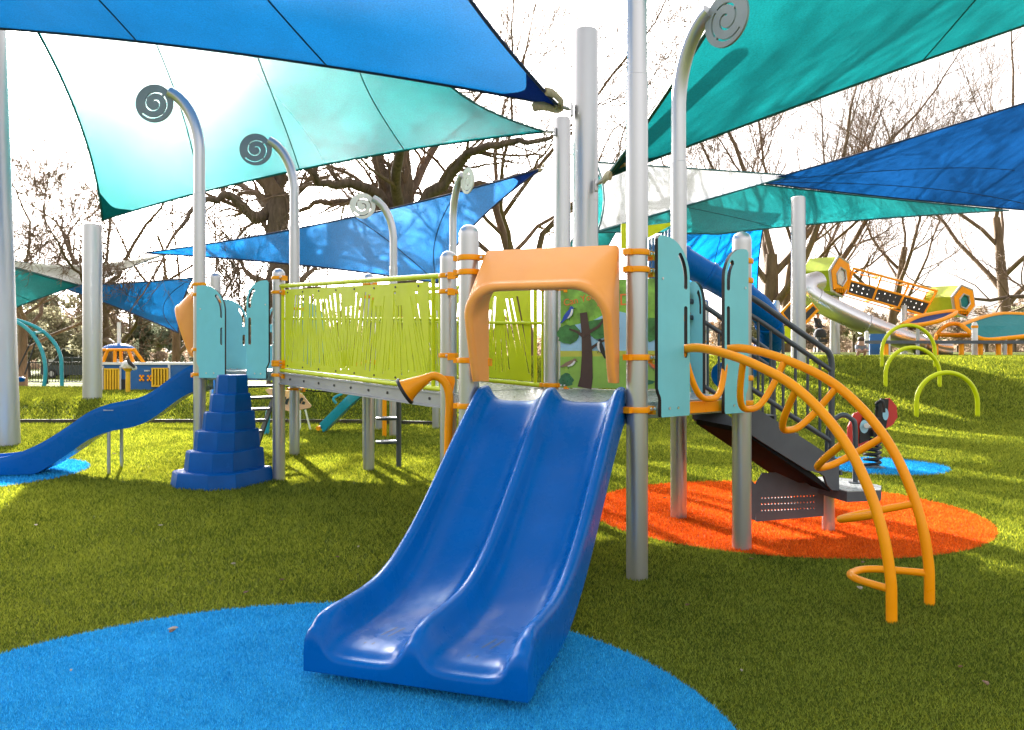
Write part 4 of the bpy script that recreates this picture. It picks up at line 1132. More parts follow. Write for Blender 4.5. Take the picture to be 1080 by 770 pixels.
m.build('steel_slide', 'brushed_steel', pt, smooth=50)
for (px0, px1, top) in ((875, 886, 312), (950, 957, 322)):
    m = MB(); xg = W((px0 + px1) / 2, 372, Yp + .3); m.tube([V(xg.x, xg.y, tz(xg.x, xg.y) - .05), W((px0 + px1) / 2, top, Yp + .3)], [(px1 - px0) / 2 * Yp / F, (px1 - px0) / 2.4 * Yp / F], 14); m.build('post', 'column_metal', pt)
# lens shaped net canopies and low beam
def lens(name, label, pts, netm, th=.12):
    c = sum((Vector(p) for p in pts), Vector()) / len(pts)
    t = thing(name, (c.x, c.y, tz(c.x, c.y)), label, 'net canopy')
    m = MB(); m.tube(spline(list(pts) + [pts[0]], 5)[:-1], .075, 8, closed=True); m.build('rim', 'orange_paint', t)
    ring = spline(list(pts) + [pts[0]], 5)[:-1]; m = MB(); m.add([c] + ring, [(0, 1 + i, 1 + (i + 1) % len(ring)) for i in range(len(ring))]); m.build('net', netm, t, smooth=0, fixn=False)
    m = MB(); q = min(pts, key=lambda p: p.z); m.tube([V(q.x, q.y, tz(q.x, q.y) - .05), q], .06, 8); m.build('post', 'column_metal', t)
lens('net_canopy', 'navy net lens with orange rim left of the orange dome frame', [W(952, 342, 27), W(970, 334, 27.5), W(1000, 328.5, 28), W(1008, 330, 28), W(992, 338, 27.2), W(968, 343, 27)], 'navy_net')
lens('net_canopy', 'teal net lens with orange rim at the right edge', [W(1014, 343, 27), W(1040, 334, 28), W(1065, 331, 28.5), W(1110, 336, 28), W(1105, 350, 27), W(1060, 357, 26.5), W(1034, 357, 26.5)], 'teal_net')
fx = W(1005, 372, 28); t = thing('dome_frame', (fx.x, 28, tz(fx.x, 28)), 'low orange dome climbing frame under the lime and orange pod', 'climbing frame')
m = MB()
for dy in (0, .9):
    m.tube(spline([W(985, 372, 28 + dy), W(987, 357, 28 + dy), W(993, 347, 28 + dy), W(1004, 341.5, 28 + dy), W(1016, 344, 28 + dy), W(1026, 356, 28 + dy), W(1028, 372, 28 + dy)], 5), .07, 8)
    m.tube([W(987, 353, 28 + dy), W(1024, 354, 28 + dy)], .08, 8)
for p in ((993, 347), (1016, 344)): m.tube([W(*p, 28), W(*p, 28.9)], .06, 8)
m.build('frame', 'orange_paint', t)
bx = W(1000, 372, 25); t = thing('balance_beam', (bx.x, 25, tz(bx.x, 25)), 'long dark bench-like beam on orange posts along the mound crest', 'balance beam')
m = MB(); m.prism([(W(912, 0, 25).x, 0), (W(1090, 0, 25).x, 0), (W(1090, 0, 25).x, .1), (W(912, 0, 25).x, .1)], lambda a, b, tt_: V(a, 25 + tt_, W(0, 362.5, 25).z + b), 0, .35); m.build('beam', 'dark_steel', t, smooth=0)
for px in (934.5, 987, 1014, 1034, 1053, 1065):
    q = W(px, 372, 25.18); m = MB(); m.tube([V(q.x, q.y, tz(q.x, q.y) - .05), V(q.x, q.y, W(0, 361.5, 25).z)], .075, 10); m.build('leg', 'orange_paint', t)
q = W(1028, 372, 25.6); t = thing('short_post', (q.x, 25.6, tz(q.x, 25.6)), 'white post with orange band behind the long beam', 'post'); m = MB(); m.lathe((q.x, 25.6, 0), [(.09, tz(q.x, 25.6) - .05), (.09, W(0, 343, 25.6).z), (.06, W(0, 340, 25.6).z)], 14); m.build('pole', 'white_paint', t); m = MB(); m.lathe((q.x, 25.6, W(0, 346, 25.6).z), [(.10, 0), (.10, .08)], 14); m.build('band', 'orange_paint', t)
q = W(926, 372, 26); t = thing('blue_play_panel', (q.x, 26, tz(q.x, 26)), 'small blue panel between two white posts by the lime arch', 'play panel')
m = MB(); plate3(m, [W(917, 376, 26), W(935, 376, 26), W(935, 352, 26), W(917, 352, 26)], .06); m.build('panel', 'blue_board', t, smooth=0)
for px in (914, 937):
    q = W(px, 372, 26); m = MB(); m.lathe((q.x, 26, 0), [(.06, tz(q.x, 26) - .05), (.06, W(0, 350, 26).z), (.03, W(0, 349, 26).z)], 12); m.build('post', 'white_paint', t)

# orange net frame behind the column on the right
q = W(835, 372, 26); t = thing('diamond_frame', (q.x, 26, tz(q.x, 26)), 'lime post with orange-edged dark diamond panels behind the tall column', 'play panel')
m = MB(); plate3(m, [W(824, 330, 26), W(834, 319, 26), W(845, 331, 26), W(834, 342, 26)], .05); plate3(m, [W(846, 331, 26), W(857, 321, 26), W(862, 327, 26), W(850, 340, 26)], .05); m.build('dark_panel', 'mural_black', t, smooth=0)
m = MB(); m.tube([W(824, 330, 26), W(834, 319, 26), W(845, 331, 26), W(834, 342, 26)], .06, 6, closed=True); m.tube([W(846, 331, 26), W(857, 321, 26), W(862, 327, 26), W(850, 340, 26)], .06, 6, closed=True); m.build('panel_edge', 'orange_paint', t)
m = MB(); x0 = W(819, 372, 26); m.lathe((x0.x, 26, 0), [(.11, tz(x0.x, 26) - .05), (.11, W(0, 320, 26).z), (.07, W(0, 317, 26).z)], 14); m.build('post', 'column_metal', t)
m = MB(); plate3(m, [W(826, 362, 26.1), W(842, 362, 26.1), W(842, 344, 26.1), W(826, 344, 26.1)], .05); m.build('lime_panel', 'lime_board', t, smooth=0)

# three lime hoops on the mound
def hoop(px0, px1, pyb, ptop, Y, label):
    a, b = W(px0, pyb, Y), W(px1, pyb, Y); r = (b.x - a.x) / 2; c = (a.x + b.x) / 2
    zt = W(0, ptop, Y).z; t = thing('hoop_arch', (c, Y, tz(c, Y)), label, 'hoop', 'lime hoops on the mound')
    pts = [V(a.x, Y, tz(a.x, Y) - .05)] + [V(c - r * math.cos(s), Y, zt - r + r * math.sin(s)) for s in np.linspace(0, PI, 22)] + [V(b.x, Y, tz(b.x, Y) - .05)]
    m = MB(); m.tube(pts, .042, 12); m.build('tube', 'lime_paint', t, smooth=60)
def yon(px, py):      # distance at which the view ray meets the terrain
    y = 9.0
    while y < 40:
        p = W(px, py, y)
        if p.z <= terrain(p.x, y): return y
        y += .05
    return 20.0
hoop(966.5, 1031, 440, 393, yon(1000, 440), 'lime hoop nearest the viewer, lowest on the mound')
hoop(934, 991, 408, 366.5, yon(962, 408), 'middle lime hoop, half way up the mound')
hoop(930, 986, 388, 343, yon(958, 388), 'tallest-standing lime hoop at the crest of the mound')

# spring rider on the far blue disc
sr = thing('spring_rider', (3.95, 9.2, 0), 'red and black ladybug spring rider on its coil spring', 'spring rider')
Ys = 9.2
def pz(px, py, dy=0): p = W(px, py, Ys + dy); return p
m = MB(); plate3(m, [pz(893, 470), pz(903, 474), pz(915, 466), pz(921, 452), pz(918, 440), pz(909, 433), pz(900, 436), pz(894, 450)], .03); m.build('wing_board', 'red_board', sr, smooth=0)
m = MB(); plate3(m, [pz(906, 468, -.03), pz(916, 464, -.03), pz(923, 452, -.03), pz(919, 441, -.03), pz(911, 437, -.03), pz(907, 450, -.03)], .02); wb = m.build('wing_board', 'mural_black', sr, smooth=0)
m = MB(); c = pz(911.5, 450, -.045); m.add([c + V(.05 * math.cos(k * PI / 8), 0, .075 * math.sin(k * PI / 8)) for k in range(16)], [tuple(range(16))]); m.build('wing_spot', 'pale_blue', wb, smooth=0, fixn=False)
m = MB(); plate3(m, [pz(929, 421, .3), pz(938, 420, .3), pz(945, 428, .3), pz(946, 440, .3), pz(941, 448, .3), pz(934, 452, .3), pz(930, 440, .3)], .03); m.build('wing_board', 'red_board', sr, smooth=0)
m = MB(); plate3(m, [pz(923, 432, .26), pz(929, 420, .26), pz(937, 421, .26), pz(936, 440, .26), pz(934, 452, .26), pz(926, 448, .26)], .02); wb = m.build('wing_board', 'mural_black', sr, smooth=0)
m = MB(); c = pz(934, 437, .24); m.add([c + V(.035 * math.cos(k * PI / 8), 0, .07 * math.sin(k * PI / 8)) for k in range(16)], [tuple(range(16))]); m.build('wing_spot', 'pale_blue', wb, smooth=0, fixn=False)
m = MB(); m.tube([pz(914, 449, -.1), pz(927, 449, .25)], .03, 10, m=1); m.box(pz(920, 455, .1), (.16, .42, .07)); m.box(pz(921, 447, .12), (.10, .16, .14)); m.build('seat', ['mural_black', 'white_paint'], sr, smooth=30)
m = MB(); m.tube(spline([pz(924, 445, .12), pz(925, 430, .1), pz(925, 425, .0), pz(931, 424, -.05), pz(932, 435, -.05)], 5), .02, 8); m.build('handle_bar', 'black_rubber', sr)
m = MB(); cx, cy = pz(920, 470, .1).x, Ys + .1; m.tube([V(cx + .085 * math.cos(k * .45), cy + .085 * math.sin(k * .45), .02 + k * .0041) for k in range(110)], .017, 8); m.build('spring', 'black_rubber', sr)
m = MB(); m.lathe((cx, cy, 0), [(.14, .0), (.14, .02), (.10, .03)], 18); m.build('base_plate', 'dark_steel', sr)

# ------------------------------------------------------------------ far left: play train, arch swing, fence, car
Yt = 21.0
def g0(px, Y): x = (px - 540) / F * Y; return x, tz(x, Y)
x0, zt0 = g0(150, Yt); tr = thing('play_train', (x0, Yt, zt0), 'blue play train front with yellow slatted gates and a small blue dome', 'play house')
def rect(mb, l, r_, t_, b_, Y, th=.05, m=0): plate3(mb, [W(l, b_, Y), W(r_, b_, Y), W(r_, t_, Y), W(l, t_, Y)], th, m)
m = MB(); rect(m, 108, 230, 384.5, 419, Yt, .08); m.build('wall', 'blue_board', tr, smooth=0)
m = MB(); rect(m, 107, 215, 382, 384.6, Yt - .02, .14); rect(m, 177.5, 179.5, 384, 405, Yt - .06, .05); rect(m, 126.5, 127.6, 386, 415, Yt - .09, .05); rect(m, 108, 109.3, 386, 415, Yt - .09, .05); m.build('rail', 'white_paint', tr, smooth=0)
for l, r_, t_, b_ in ((110, 126, 388.5, 413), (160, 177.5, 388, 408)):
    m = MB(); rect(m, l, r_, t_, b_, Yt - .07, .02, 1)
    rect(m, l, r_, t_, t_ + 1.4, Yt - .12, .05); rect(m, l, r_, b_ - 1.6, b_, Yt - .12, .05)
    for k in range(6): x = l + (r_ - l - 1.7) * k / 5; rect(m, x, x + 1.7, t_, b_, Yt - .12, .04)
    m.build('slatted_gate', ['yellow_board', 'board_core'], tr, smooth=0)
m = MB(); rect(m, 128, 134, 400, 413, Yt - .06, .03); m.build('doorway', 'board_core', tr, smooth=0)
m = MB()
def glyph(cx):
    for dx, dy in ((-1.5, -2.2), (1.5, -2.2), (-1.7, 2), (1.7, 2)): rect(m, cx + dx - .9, cx + dx + .9, 398.8 + dy - 1.1, 398.8 + dy + 1.1, Yt - .07, .03)
    rect(m, cx - .8, cx + .8, 397, 400.5, Yt - .075, .03)
glyph(149.5); glyph(157.8); m.build('flower_symbol', 'orange_paint', tr, smooth=0)
m = MB()
for x in (152.4, 153.7, 155, 156.8): rect(m, x, x + .8, 390.3, 391.8, Yt - .07, .02)
m.build('small_lettering', 'white_paint', tr, smooth=0)
m = MB()
for dy in (0, 1.2):
    for a, b in (((108, 383), (114, 368)), ((121, 383), (121.5, 368)), ((128, 383), (127.5, 368)), ((141, 383), (135, 368)), ((152, 383), (141, 368))): m.tube([W(*a, Yt + dy), W(*b, Yt + dy)], .045, 6)
for dy in (0, 1.2): m.tube([W(108, 369, Yt + dy), W(142, 369, Yt + dy)], .04, 6)
for a_ in (114, 135): m.tube([W(a_, 369, Yt), W(a_, 369, Yt + 1.2)], .04, 6)
m.build('dome_frame', 'orange_paint', tr)
m = MB(); c = W(125, 369, Yt + .6); m.lathe(c, [(.42, 0), (.41, .04), (.34, .10), (.2, .15), (.05, .17)], 20); m.build('dome_roof', 'slide_blue', tr)
m = MB(); q = W(125.5, 365, Yt + .6); m.tube([q, W(125.5, 340, Yt + .6)], .05, 8); m.build('chimney_pole', 'white_paint', tr)
x0, z0 = g0(135, 19.6); t = thing('bird_post', (x0, 19.6, z0), 'yellow post topped by a white and black bird figure before the play train', 'play post')
m = MB(); m.tube([V(x0, 19.6, z0 - .05), W(135, 392, 19.6), W(135, 388.5, 19.6)], [.055, .055, .13], 10); m.build('post', 'yellow_board', t)
m = MB(); m.tube(spline([W(130, 389, 19.6), W(133, 384, 19.6), W(138, 386, 19.6), W(144, 389.5, 19.6)], 4), [.04] + [.09] * 8 + [.06] * 3 + [.02], 8); bd = m.build('bird_figure', 'white_paint', t)
m = MB(); m.tube([W(134.5, 379, 19.5), W(137, 383, 19.5), W(142, 387.5, 19.5)], [.03, .05, .03], 6); m.build('wing', 'mural_black', bd)
# arch swing
Ya = 25.0; xa, za = g0(50, Ya); t = thing('arch_swing', (xa, Ya, za), 'teal double-arch swing frame left of the short thick column', 'swing')
m = MB()
for px, Y in ((46, 25.0), (65.5, 25.6)):
    b = V((px - 540) / F * Y, Y, 0); b.z = tz(b.x, Y) - .05; k = (px - 46) / 19.5
    m.tube(spline([b, W(48 + 17 * k, 392, Y), W(46 + 18 * k, 376, Y), W(40 + 17 * k, 361, Y), W(30 + 13 * k, 348, Y), W(14 + 9 * k, 338 + k, Y), W(-8 + 4 * k, 334, Y), W(-30, 338, Y), W(-46, 352, Y), W(-54 - 6 * k, 376, Y), V((-56 - 8 * k - 540) / F * Y, Y, tz((-56 - 540) / F * Y, Y) - .05)], 5), .058, 10)
m.tube([W(36, 351, 25.0), W(44, 350.5, 25.6)], .05, 8); m.build('arch_frame', 'teal_tube', t)
m = MB(); m.tube([W(36, 353, 25.2), W(18, 391, 25.0)], .022, 5); m.tube([W(40, 353, 25.4), W(26, 395, 25.0)], .022, 5); m.build('chain', 'fence_black', t)
m = MB(); c = W(21, 401, 25); m.lathe(c, [(.05, -.06), (.13, -.04), (.15, .06), (.10, .10)], 12); m.build('swing_seat', 'climb_blue', t)
# fence
Yf = 46.0; xl, xr = -33.0, -17.5; t = thing('metal_fence', ((xl + xr) / 2, Yf, tz(-25, Yf)), 'black metal picket fence beyond the left lawn', 'fence')
zf = tz(-25, Yf); m = MB()
for z in (.12, 1.22): m.box(((xl + xr) / 2, Yf, zf + z), (xr - xl, .05, .06))
m.build('rail', 'fence_black', t, smooth=0)
for k in range(8):
    m = MB(); x = xl + (xr - xl) * k / 7; m.box((x, Yf, zf + .62), (.12, .12, 1.45)); m.lathe((x, Yf, zf + 1.35), [(.08, 0), (.04, .06)], 6); m.build('post', 'fence_black', t, smooth=0)
m = MB(); n = int((xr - xl) / .16)
for k in range(n): m.box((xl + (k + .5) * .16, Yf, zf + .66), (.025, .025, 1.08))
o = m.build('picket', 'fence_black', t, smooth=0); o['kind'] = 'stuff'
# parked cars on the road beyond
def car(px, Y, hgt, ln, paint, label, van=False):
    x = (px - 540) / F * Y; z = tz(x, Y); t = thing('parked_car', (x, Y, z), label, 'car')
    h = hgt; L = ln
    prof = [(-L/2, .32), (-L/2 + .05, .62 * h * .9), (-L * .36, .58 * h), (-L * .24, h * .97), (-L * .1, h), (L * .28, h * .98), (L * .40, h * .62), (L/2 - .04, h * .56), (L/2, .34), (L * .46, .24), (-L * .46, .24)]
    m = MB(); m.prism(prof, lambda a, b, tt_: V(x + a, Y + tt_, z + b), -.85, .85); m.build('body', paint, t, smooth=25)
    m = MB(); m.prism([(-L * .335, .62 * h), (-L * .235, h * .93), (L * .0, h * .94), (L * .0, .62 * h)], lambda a, b, tt_: V(x + a, Y + tt_, z + b), -.858, -.852); m.prism([(L * .03, .62 * h), (L * .03, h * .94), (L * .27, h * .92), (L * .36, .64 * h)], lambda a, b, tt_: V(x + a, Y + tt_, z + b), -.858, -.852); m.build('window', 'car_glass', t, smooth=0)
    for a in (-L * .31, L * .31):
        for s in (-.82, .82):
            m = MB(); m.lathe((x + a, Y + s, z + .32), [(.32, -.1), (.32, .1)], 16, R=Matrix.Rotation(PI / 2, 3, 'X')); w = m.build('wheel', 'black_rubber', t, smooth=30)
            m = MB(); m.lathe((x + a, Y + s * 1.13, z + .32), [(.19, -.012), (.19, .012)], 12, R=Matrix.Rotation(PI / 2, 3, 'X')); m.build('rim', 'column_metal', w, smooth=30)
car(82, 58, 1.5, 4.4, 'car_paint', 'dark parked car seen past the fence beside the short thick column')
car(88, 66, 2.25, 5.2, 'van_paint', 'white van parked behind the dark car at far left')

# ------------------------------------------------------------------ people on the mound
def skin_mesh(name, verts, edges, radii, matn, parent, lv=2):
    off = rootloc(parent); me = bpy.data.meshes.new(name); me.from_pydata([tuple(Vector(v) - off) for v in verts], edges, []); me.materials.append(MATS[matn])
    o = link(name, me, parent); md = o.modifiers.new('skin', 'SKIN'); md.use_smooth_shade = True
    for i, r_ in enumerate(radii): me.skin_vertices[0].data[i].radius = (r_, r_)
    me.skin_vertices[0].data[0].use_root = True
    s = o.modifiers.new('sub', 'SUBSURF'); s.levels = lv; s.render_levels = lv
    return o
def person(x, y, h, rz, label, kid=False):
    z = tz(x, y); t = thing('person', (x, y, z), label, 'person'); k = h / 1.75
    R = Matrix.Rotation(rz, 3, 'Z')
    def p(a, b, c): return V(x, y, z) + R @ V(a * k, b * k, c * k)
    J = dict(pel=p(0, 0, .95), sp=p(0, -.01, 1.18), ch=p(0, 0, 1.38), nk=p(0, -.01, 1.50), hd=p(0, -.03, 1.62), ht=p(0, -.02, 1.72),
             lh=p(.1, 0, .90), lk=p(.11, -.05, .50), la=p(.11, .02, .09), lt=p(.12, -.14, .04), rh=p(-.1, 0, .90), rk=p(-.12, -.10, .50), ra=p(-.13, -.06, .09), rt=p(-.14, -.22, .04),
             ls=p(.19, 0, 1.41), le=p(.25, -.06, 1.15), lw=p(.20, -.28, 1.04), lf=p(.18, -.38, 1.02), rs=p(-.19, 0, 1.41), re=p(-.25, -.06, 1.15), rw=p(-.20, -.28, 1.04), rf=p(-.18, -.38, 1.02))
    names = list(J); idx = {n: i for i, n in enumerate(names)}
    E = [('pel', 'sp'), ('sp', 'ch'), ('ch', 'nk'), ('nk', 'hd'), ('hd', 'ht'), ('pel', 'lh'), ('lh', 'lk'), ('lk', 'la'), ('la', 'lt'), ('pel', 'rh'), ('rh', 'rk'), ('rk', 'ra'), ('ra', 'rt'), ('ch', 'ls'), ('ls', 'le'), ('le', 'lw'), ('lw', 'lf'), ('ch', 'rs'), ('rs', 're'), ('re', 'rw'), ('rw', 'rf')]
    rad = dict(pel=.13, sp=.12, ch=.14, nk=.055, hd=.10, ht=.07, lh=.085, lk=.06, la=.04, lt=.035, rh=.085, rk=.06, ra=.04, rt=.035, ls=.065, le=.045, lw=.032, lf=.03, rs=.065, re=.045, rw=.032, rf=.03)
    body = skin_mesh('body', [J[n] for n in names], [(idx[a], idx[b]) for a, b in E], [rad[n] * k for n in names], 'skin', t)
    def sub(name, keys, edges, grow, matn):
        ii = {n: i for i, n in enumerate(keys)}; skin_mesh(name, [J[n] for n in keys], [(ii[a], ii[b]) for a, b in edges], [(rad[n] + grow) * k for n in keys], matn, t)
    sub('jacket', ['sp', 'pel', 'ch', 'ls', 'le', 'lw', 'rs', 're', 'rw'], [('sp', 'pel'), ('sp', 'ch'), ('ch', 'ls'), ('ls', 'le'), ('le', 'lw'), ('ch', 'rs'), ('rs', 're'), ('re', 'rw')], .022, 'cloth_dark')
    sub('trousers', ['pel', 'lh', 'lk', 'la', 'rh', 'rk', 'ra'], [('pel', 'lh'), ('lh', 'lk'), ('lk', 'la'), ('pel', 'rh'), ('rh', 'rk'), ('rk', 'ra')], .016, 'cloth_grey')
    sub('shoes', ['la', 'lt'], [('la', 'lt')], .02, 'cloth_white'); sub('shoes', ['ra', 'rt'], [('ra', 'rt')], .02, 'cloth_white')
    m = MB(); m.lathe(p(0, -.012, 1.66), [(.10 * k, -.03 * k), (.112 * k, .0), (.105 * k, .06 * k), (.07 * k, .10 * k), (.02 * k, .115 * k)], 16); m.build('hair', 'hair_brown', t, smooth=60)
    m = MB(); m.lathe(p(0, -.135, 1.62), [(.018 * k, -.02 * k), (.012 * k, .03 * k)], 8)
    for s_ in (-.04, .04): m.lathe(p(s_, -.122, 1.645), [(.010 * k, -.008 * k), (.012 * k, 0), (.008 * k, .008 * k)], 8, m=1)
    m.build('face', ['skin', 'hair_brown'], body, smooth=60)
px_ = W(862, 372, 34.0); person(px_.x, 34.0, 1.72, .9, 'adult in dark jacket and grey trousers standing behind a stroller on the mound')
x_, y_ = px_.x - .15, 33.2; st = thing('stroller', (x_ , y_, tz(x_, y_)), 'dark folding stroller pushed by the adult in the dark jacket', 'stroller'); zz = tz(x_, y_)
m = MB(); m.tube(spline([V(x_ + .1, y_ + .45, zz + 1.0), V(x_, y_ + .2, zz + .75), V(x_ - .15, y_ - .35, zz + .12)], 4), .02, 6); m.tube([V(x_ - .05, y_ + .05, zz + .65), V(x_ + .1, y_ + .4, zz + .12)], .02, 6); m.build('frame', 'dark_steel', st)
m = MB(); m.box((x_, y_, zz + .48), (.38, .4, .12)); m.lathe((x_, y_ + .1, zz + .62), [(.24, 0), (.26, .15), (.18, .32), (.05, .38)], 14); m.build('seat', 'cloth_dark', st)
for a, b in ((-.25, -.3), (.15, -.3), (-.12, .4), (.28, .4)):
    m = MB(); m.lathe((x_ + a, y_ + b, zz + .11), [(.11, -.025), (.11, .025)], 12, R=Matrix.Rotation(PI / 2, 3, 'Y')); m.build('wheel', 'black_rubber', st)
yk = 22.8; xk = (907.5 - 540) / F * yk
def kid():
    t = thing('person', (xk, yk, tz(xk, yk)), 'small child with brown hair crouching on the crest of the mound', 'person'); z = tz(xk, yk)
    p = lambda a, b, c: V(xk + a, yk + b, z + c)
    Vv = [p(0, .05, .14), p(0, .02, .28), p(0, -.02, .36), p(0, -.05, .46), p(0, -.05, .54), p(.09, -.14, .24), p(.10, -.02, .05), p(.10, -.14, .03), p(-.09, -.14, .24), p(-.10, -.02, .05), p(-.10, -.14, .03), p(.11, -.02, .33), p(.16, -.12, .22), p(.10, -.22, .18), p(-.11, -.02, .33), p(-.16, -.12, .22), p(-.10, -.22, .18)]
    Ed = [(0, 1), (1, 2), (2, 3), (3, 4), (0, 5), (5, 6), (6, 7), (0, 8), (8, 9), (9, 10), (2, 11), (11, 12), (12, 13), (2, 14), (14, 15), (15, 16)]
    skin_mesh('body', Vv, Ed, [.10, .10, .06, .085, .06, .055, .035, .03, .055, .035, .03, .045, .03, .025, .045, .03, .025], 'skin', t)
    skin_mesh('shirt', [Vv[i] for i in (1, 0, 2, 11, 12, 14, 15)], [(0, 1), (0, 2), (2, 3), (3, 4), (2, 5), (5, 6)], [.115, .115, .075, .058, .042, .058, .042], 'cloth_grey', t)
    m = MB(); m.lathe(p(0, -.04, .49), [(.085, -.02), (.098, .02), (.085, .07), (.03, .105)], 14); m.build('hair', 'hair_brown', t, smooth=60)
kid()

# ------------------------------------------------------------------ dry leaves and scraps
def scrap(px, py, size, label, matn='dry_leaf', seed=0):
    q = G(px, py); r_ = random.Random(seed); t = MB(); a0 = r_.uniform(0, 6)
    zb = terrain(q.x, q.y) + .022
    out = [(1.0, 0), (.62, .42), (.1, .5), (-.5, .38), (-.95, .1), (-.5, -.34), (.2, -.46), (.7, -.3)]
    P_ = []
    for a, b in out:
        x, y = a * size * math.cos(a0) - b * size * math.sin(a0), a * size * math.sin(a0) + b * size * math.cos(a0)
        P_.append(V(q.x + x, q.y + y, zb + .012 + size * .35 * (b * b * 2 + r_.uniform(0, .25))))
    c = V(q.x, q.y, zb + .008)
    t.add([c] + P_ + [p + V(0, 0, .0025) for p in [c] + P_], [(0, 1 + (i + 1) % 8, 1 + i) for i in range(8)] + [(9, 10 + i, 10 + (i + 1) % 8) for i in range(8)] + [(1 + i, 1 + (i + 1) % 8, 10 + (i + 1) % 8, 10 + i) for i in range(8)])
    tag(t.build('dry_leaf', matn, None, smooth=40), label, 'leaf', 'fallen leaves on the turf')
scrap(1040, 730, .022, 'brown curled leaf on the grass at the bottom right', seed=3)
scrap(907, 627, .03, 'pale leaf scrap lying by the foot of the orange climber', 'pale_scrap', 4)
scrap(725, 645, .016, 'small brown leaf in front of the tall scroll pole', seed=5)
scrap(782, 716, .010, 'tiny pale scrap just right of the front blue disc', 'pale_scrap', 6)
scrap(75, 716, .010, 'tiny scrap near the left end of the front blue disc', 'pale_scrap', 7)
scrap(378, 582, .013, 'pale leaf left of the double slide, half way down', 'pale_scrap', 8)
scrap(356, 593, .014, 'brown leaf on the grass left of the double slide', seed=9)
rq = random.Random(12)
for k in range(16):
    scrap(rq.choice((rq.uniform(20, 320), rq.uniform(640, 1060))), 480 + 200 * rq.random() ** 1.4, rq.uniform(.014, .024), 'small dry leaf scattered on the open turf', rq.choice(('dry_leaf', 'pale_scrap')), 20 + k)
scrap(1013, 712, .012, 'small dark leaf left of the brown curled leaf', seed=10)
# ------------------------------------------------------------------ trees
def bare_tree(label, x, y, h, seed, tr=.3, spread=1.0, fork=(.25, .4), limbs=5, levels=5, barkm='bark_dark', lean=(0, 0), wig=.22, droop=.0, name='bare_tree', dens=1.02, twig=.0065, group=None, up0=.16, paths=None):
    rnd = random.Random(seed); z = tz(x, y); t = thing(name, (x, y, z), label, 'tree', group)
    big, small = MB(), MB()
    def rv(): return V(rnd.gauss(0, 1), rnd.gauss(0, 1), rnd.gauss(0, 1))
    def branch(p, d, L, r, lv):
        n = (9, 8, 7, 5, 4, 3)[min(lv, 5)]; pts = [p]; rs = [r]; cur = d.normalized(); dirs = [cur]
        for i in range(n):
            up = up0 * (1 if lv > 0 else .3) - droop * (lv == 1)
            cur = (cur + rv() * wig * (.35 if lv == 0 else 1.0) * .55 + V(0, 0, up * .35)).normalized()
            p = p + cur * (L / n); pts.append(p); dirs.append(cur)
            rs.append(max(twig, r * (1 - (.45 if lv == 0 else .72) * (i + 1) / n)))
        (big if lv <= 1 else small).tube(pts, rs, (9, 7, 5, 4, 3, 3)[min(lv, 5)], caps=lv < 2)
        if lv >= levels: return
        if lv == 0:
            for k in range(limbs):
                i = int(lerp(fork[0], 1.0, k / max(1, limbs - 1)) * n); i = min(n, max(1, i))
                a = k * 2.4 + rnd.uniform(-.5, .5); tilt = spread * rnd.uniform(.75, 1.15) * (1 if k < limbs - 1 else .35)
                dd = V(math.cos(a) * math.sin(tilt), math.sin(a) * math.sin(tilt), math.cos(tilt))
                branch(pts[i], dd, h * rnd.uniform(.46, .62), rs[i] * rnd.uniform(.42, .62), 1)
        else:
            nc = int(round((0, 6.5, 5.5, 4.5, 3.2)[min(lv, 4)] * dens * rnd.uniform(.8, 1.2)))
            for k in range(nc):
                f_ = rnd.uniform(.22, 1.0); i = min(n, max(1, int(f_ * n + .5)))
                base = dirs[i]; side = rv(); side = (side - base * side.dot(base)).normalized()
                ang = rnd.uniform(.45, .95); dd = base * math.cos(ang) + side * math.sin(ang) + V(0, 0, .12)
                branch(pts[i], dd, L * rnd.uniform(.38, .62) * (1.12 - .35 * f_), max(twig, rs[i] * rnd.uniform(.38, .6)), lv + 1)
            if lv < levels: branch(pts[-1], dirs[-1] + rv() * .15, L * .45, rs[-1], lv + 1)
    def follow(pts, r0, r1):
        pts = spline(pts, 4); n = len(pts) - 1
        pts = [p + rv() * .05 * (0 < i < n) for i, p in enumerate(pts)]
        rs = [lerp(r0, r1, i / n) for i in range(n + 1)]
        big.tube(pts, rs, 8); L = sum((pts[i + 1] - pts[i]).length for i in range(n))
        for k in range(int(L * 1.35 * dens) + 2):
            f_ = rnd.uniform(.12, 1.0); i = min(n, max(1, int(f_ * n + .5))); base = (pts[i] - pts[i - 1]).normalized()
            side = rv(); side = (side - base * side.dot(base)).normalized(); ang = rnd.uniform(.5, 1.1)
            branch(pts[i], base * math.cos(ang) + side * math.sin(ang) + V(0, 0, .25), rnd.uniform(1.6, 3.4), max(.02, rs[i] * rnd.uniform(.3, .5)), 2)
        branch(pts[-1], (pts[-1] - pts[-2]).normalized(), 3.0, r1, 2)
    if paths is None: branch(V(x, y, z - .15), V(lean[0], lean[1], 1), h * fork[1], tr, 0)
    else:
        for pp, r0, r1 in paths: follow([Vector(q) for q in pp], r0, r1)
    big.build('trunk', barkm, t, smooth=60, fixn=False); small.build('crown', 'twig', t, smooth=60, fixn=False)
    return t
def tx(px, Y): return (px - 540) / F * Y
def gp(Y, *q):        # limb of a tree standing at distance Y, with some depth to it
    out = []
    for k, a in enumerate(q): out.append(W(a[0], a[1], Y + (a[2] if len(a) > 2 else 0)))
    return out
Yo = 31.0; bx_, bz_ = tx(424, Yo), tz(tx(424, Yo), Yo)
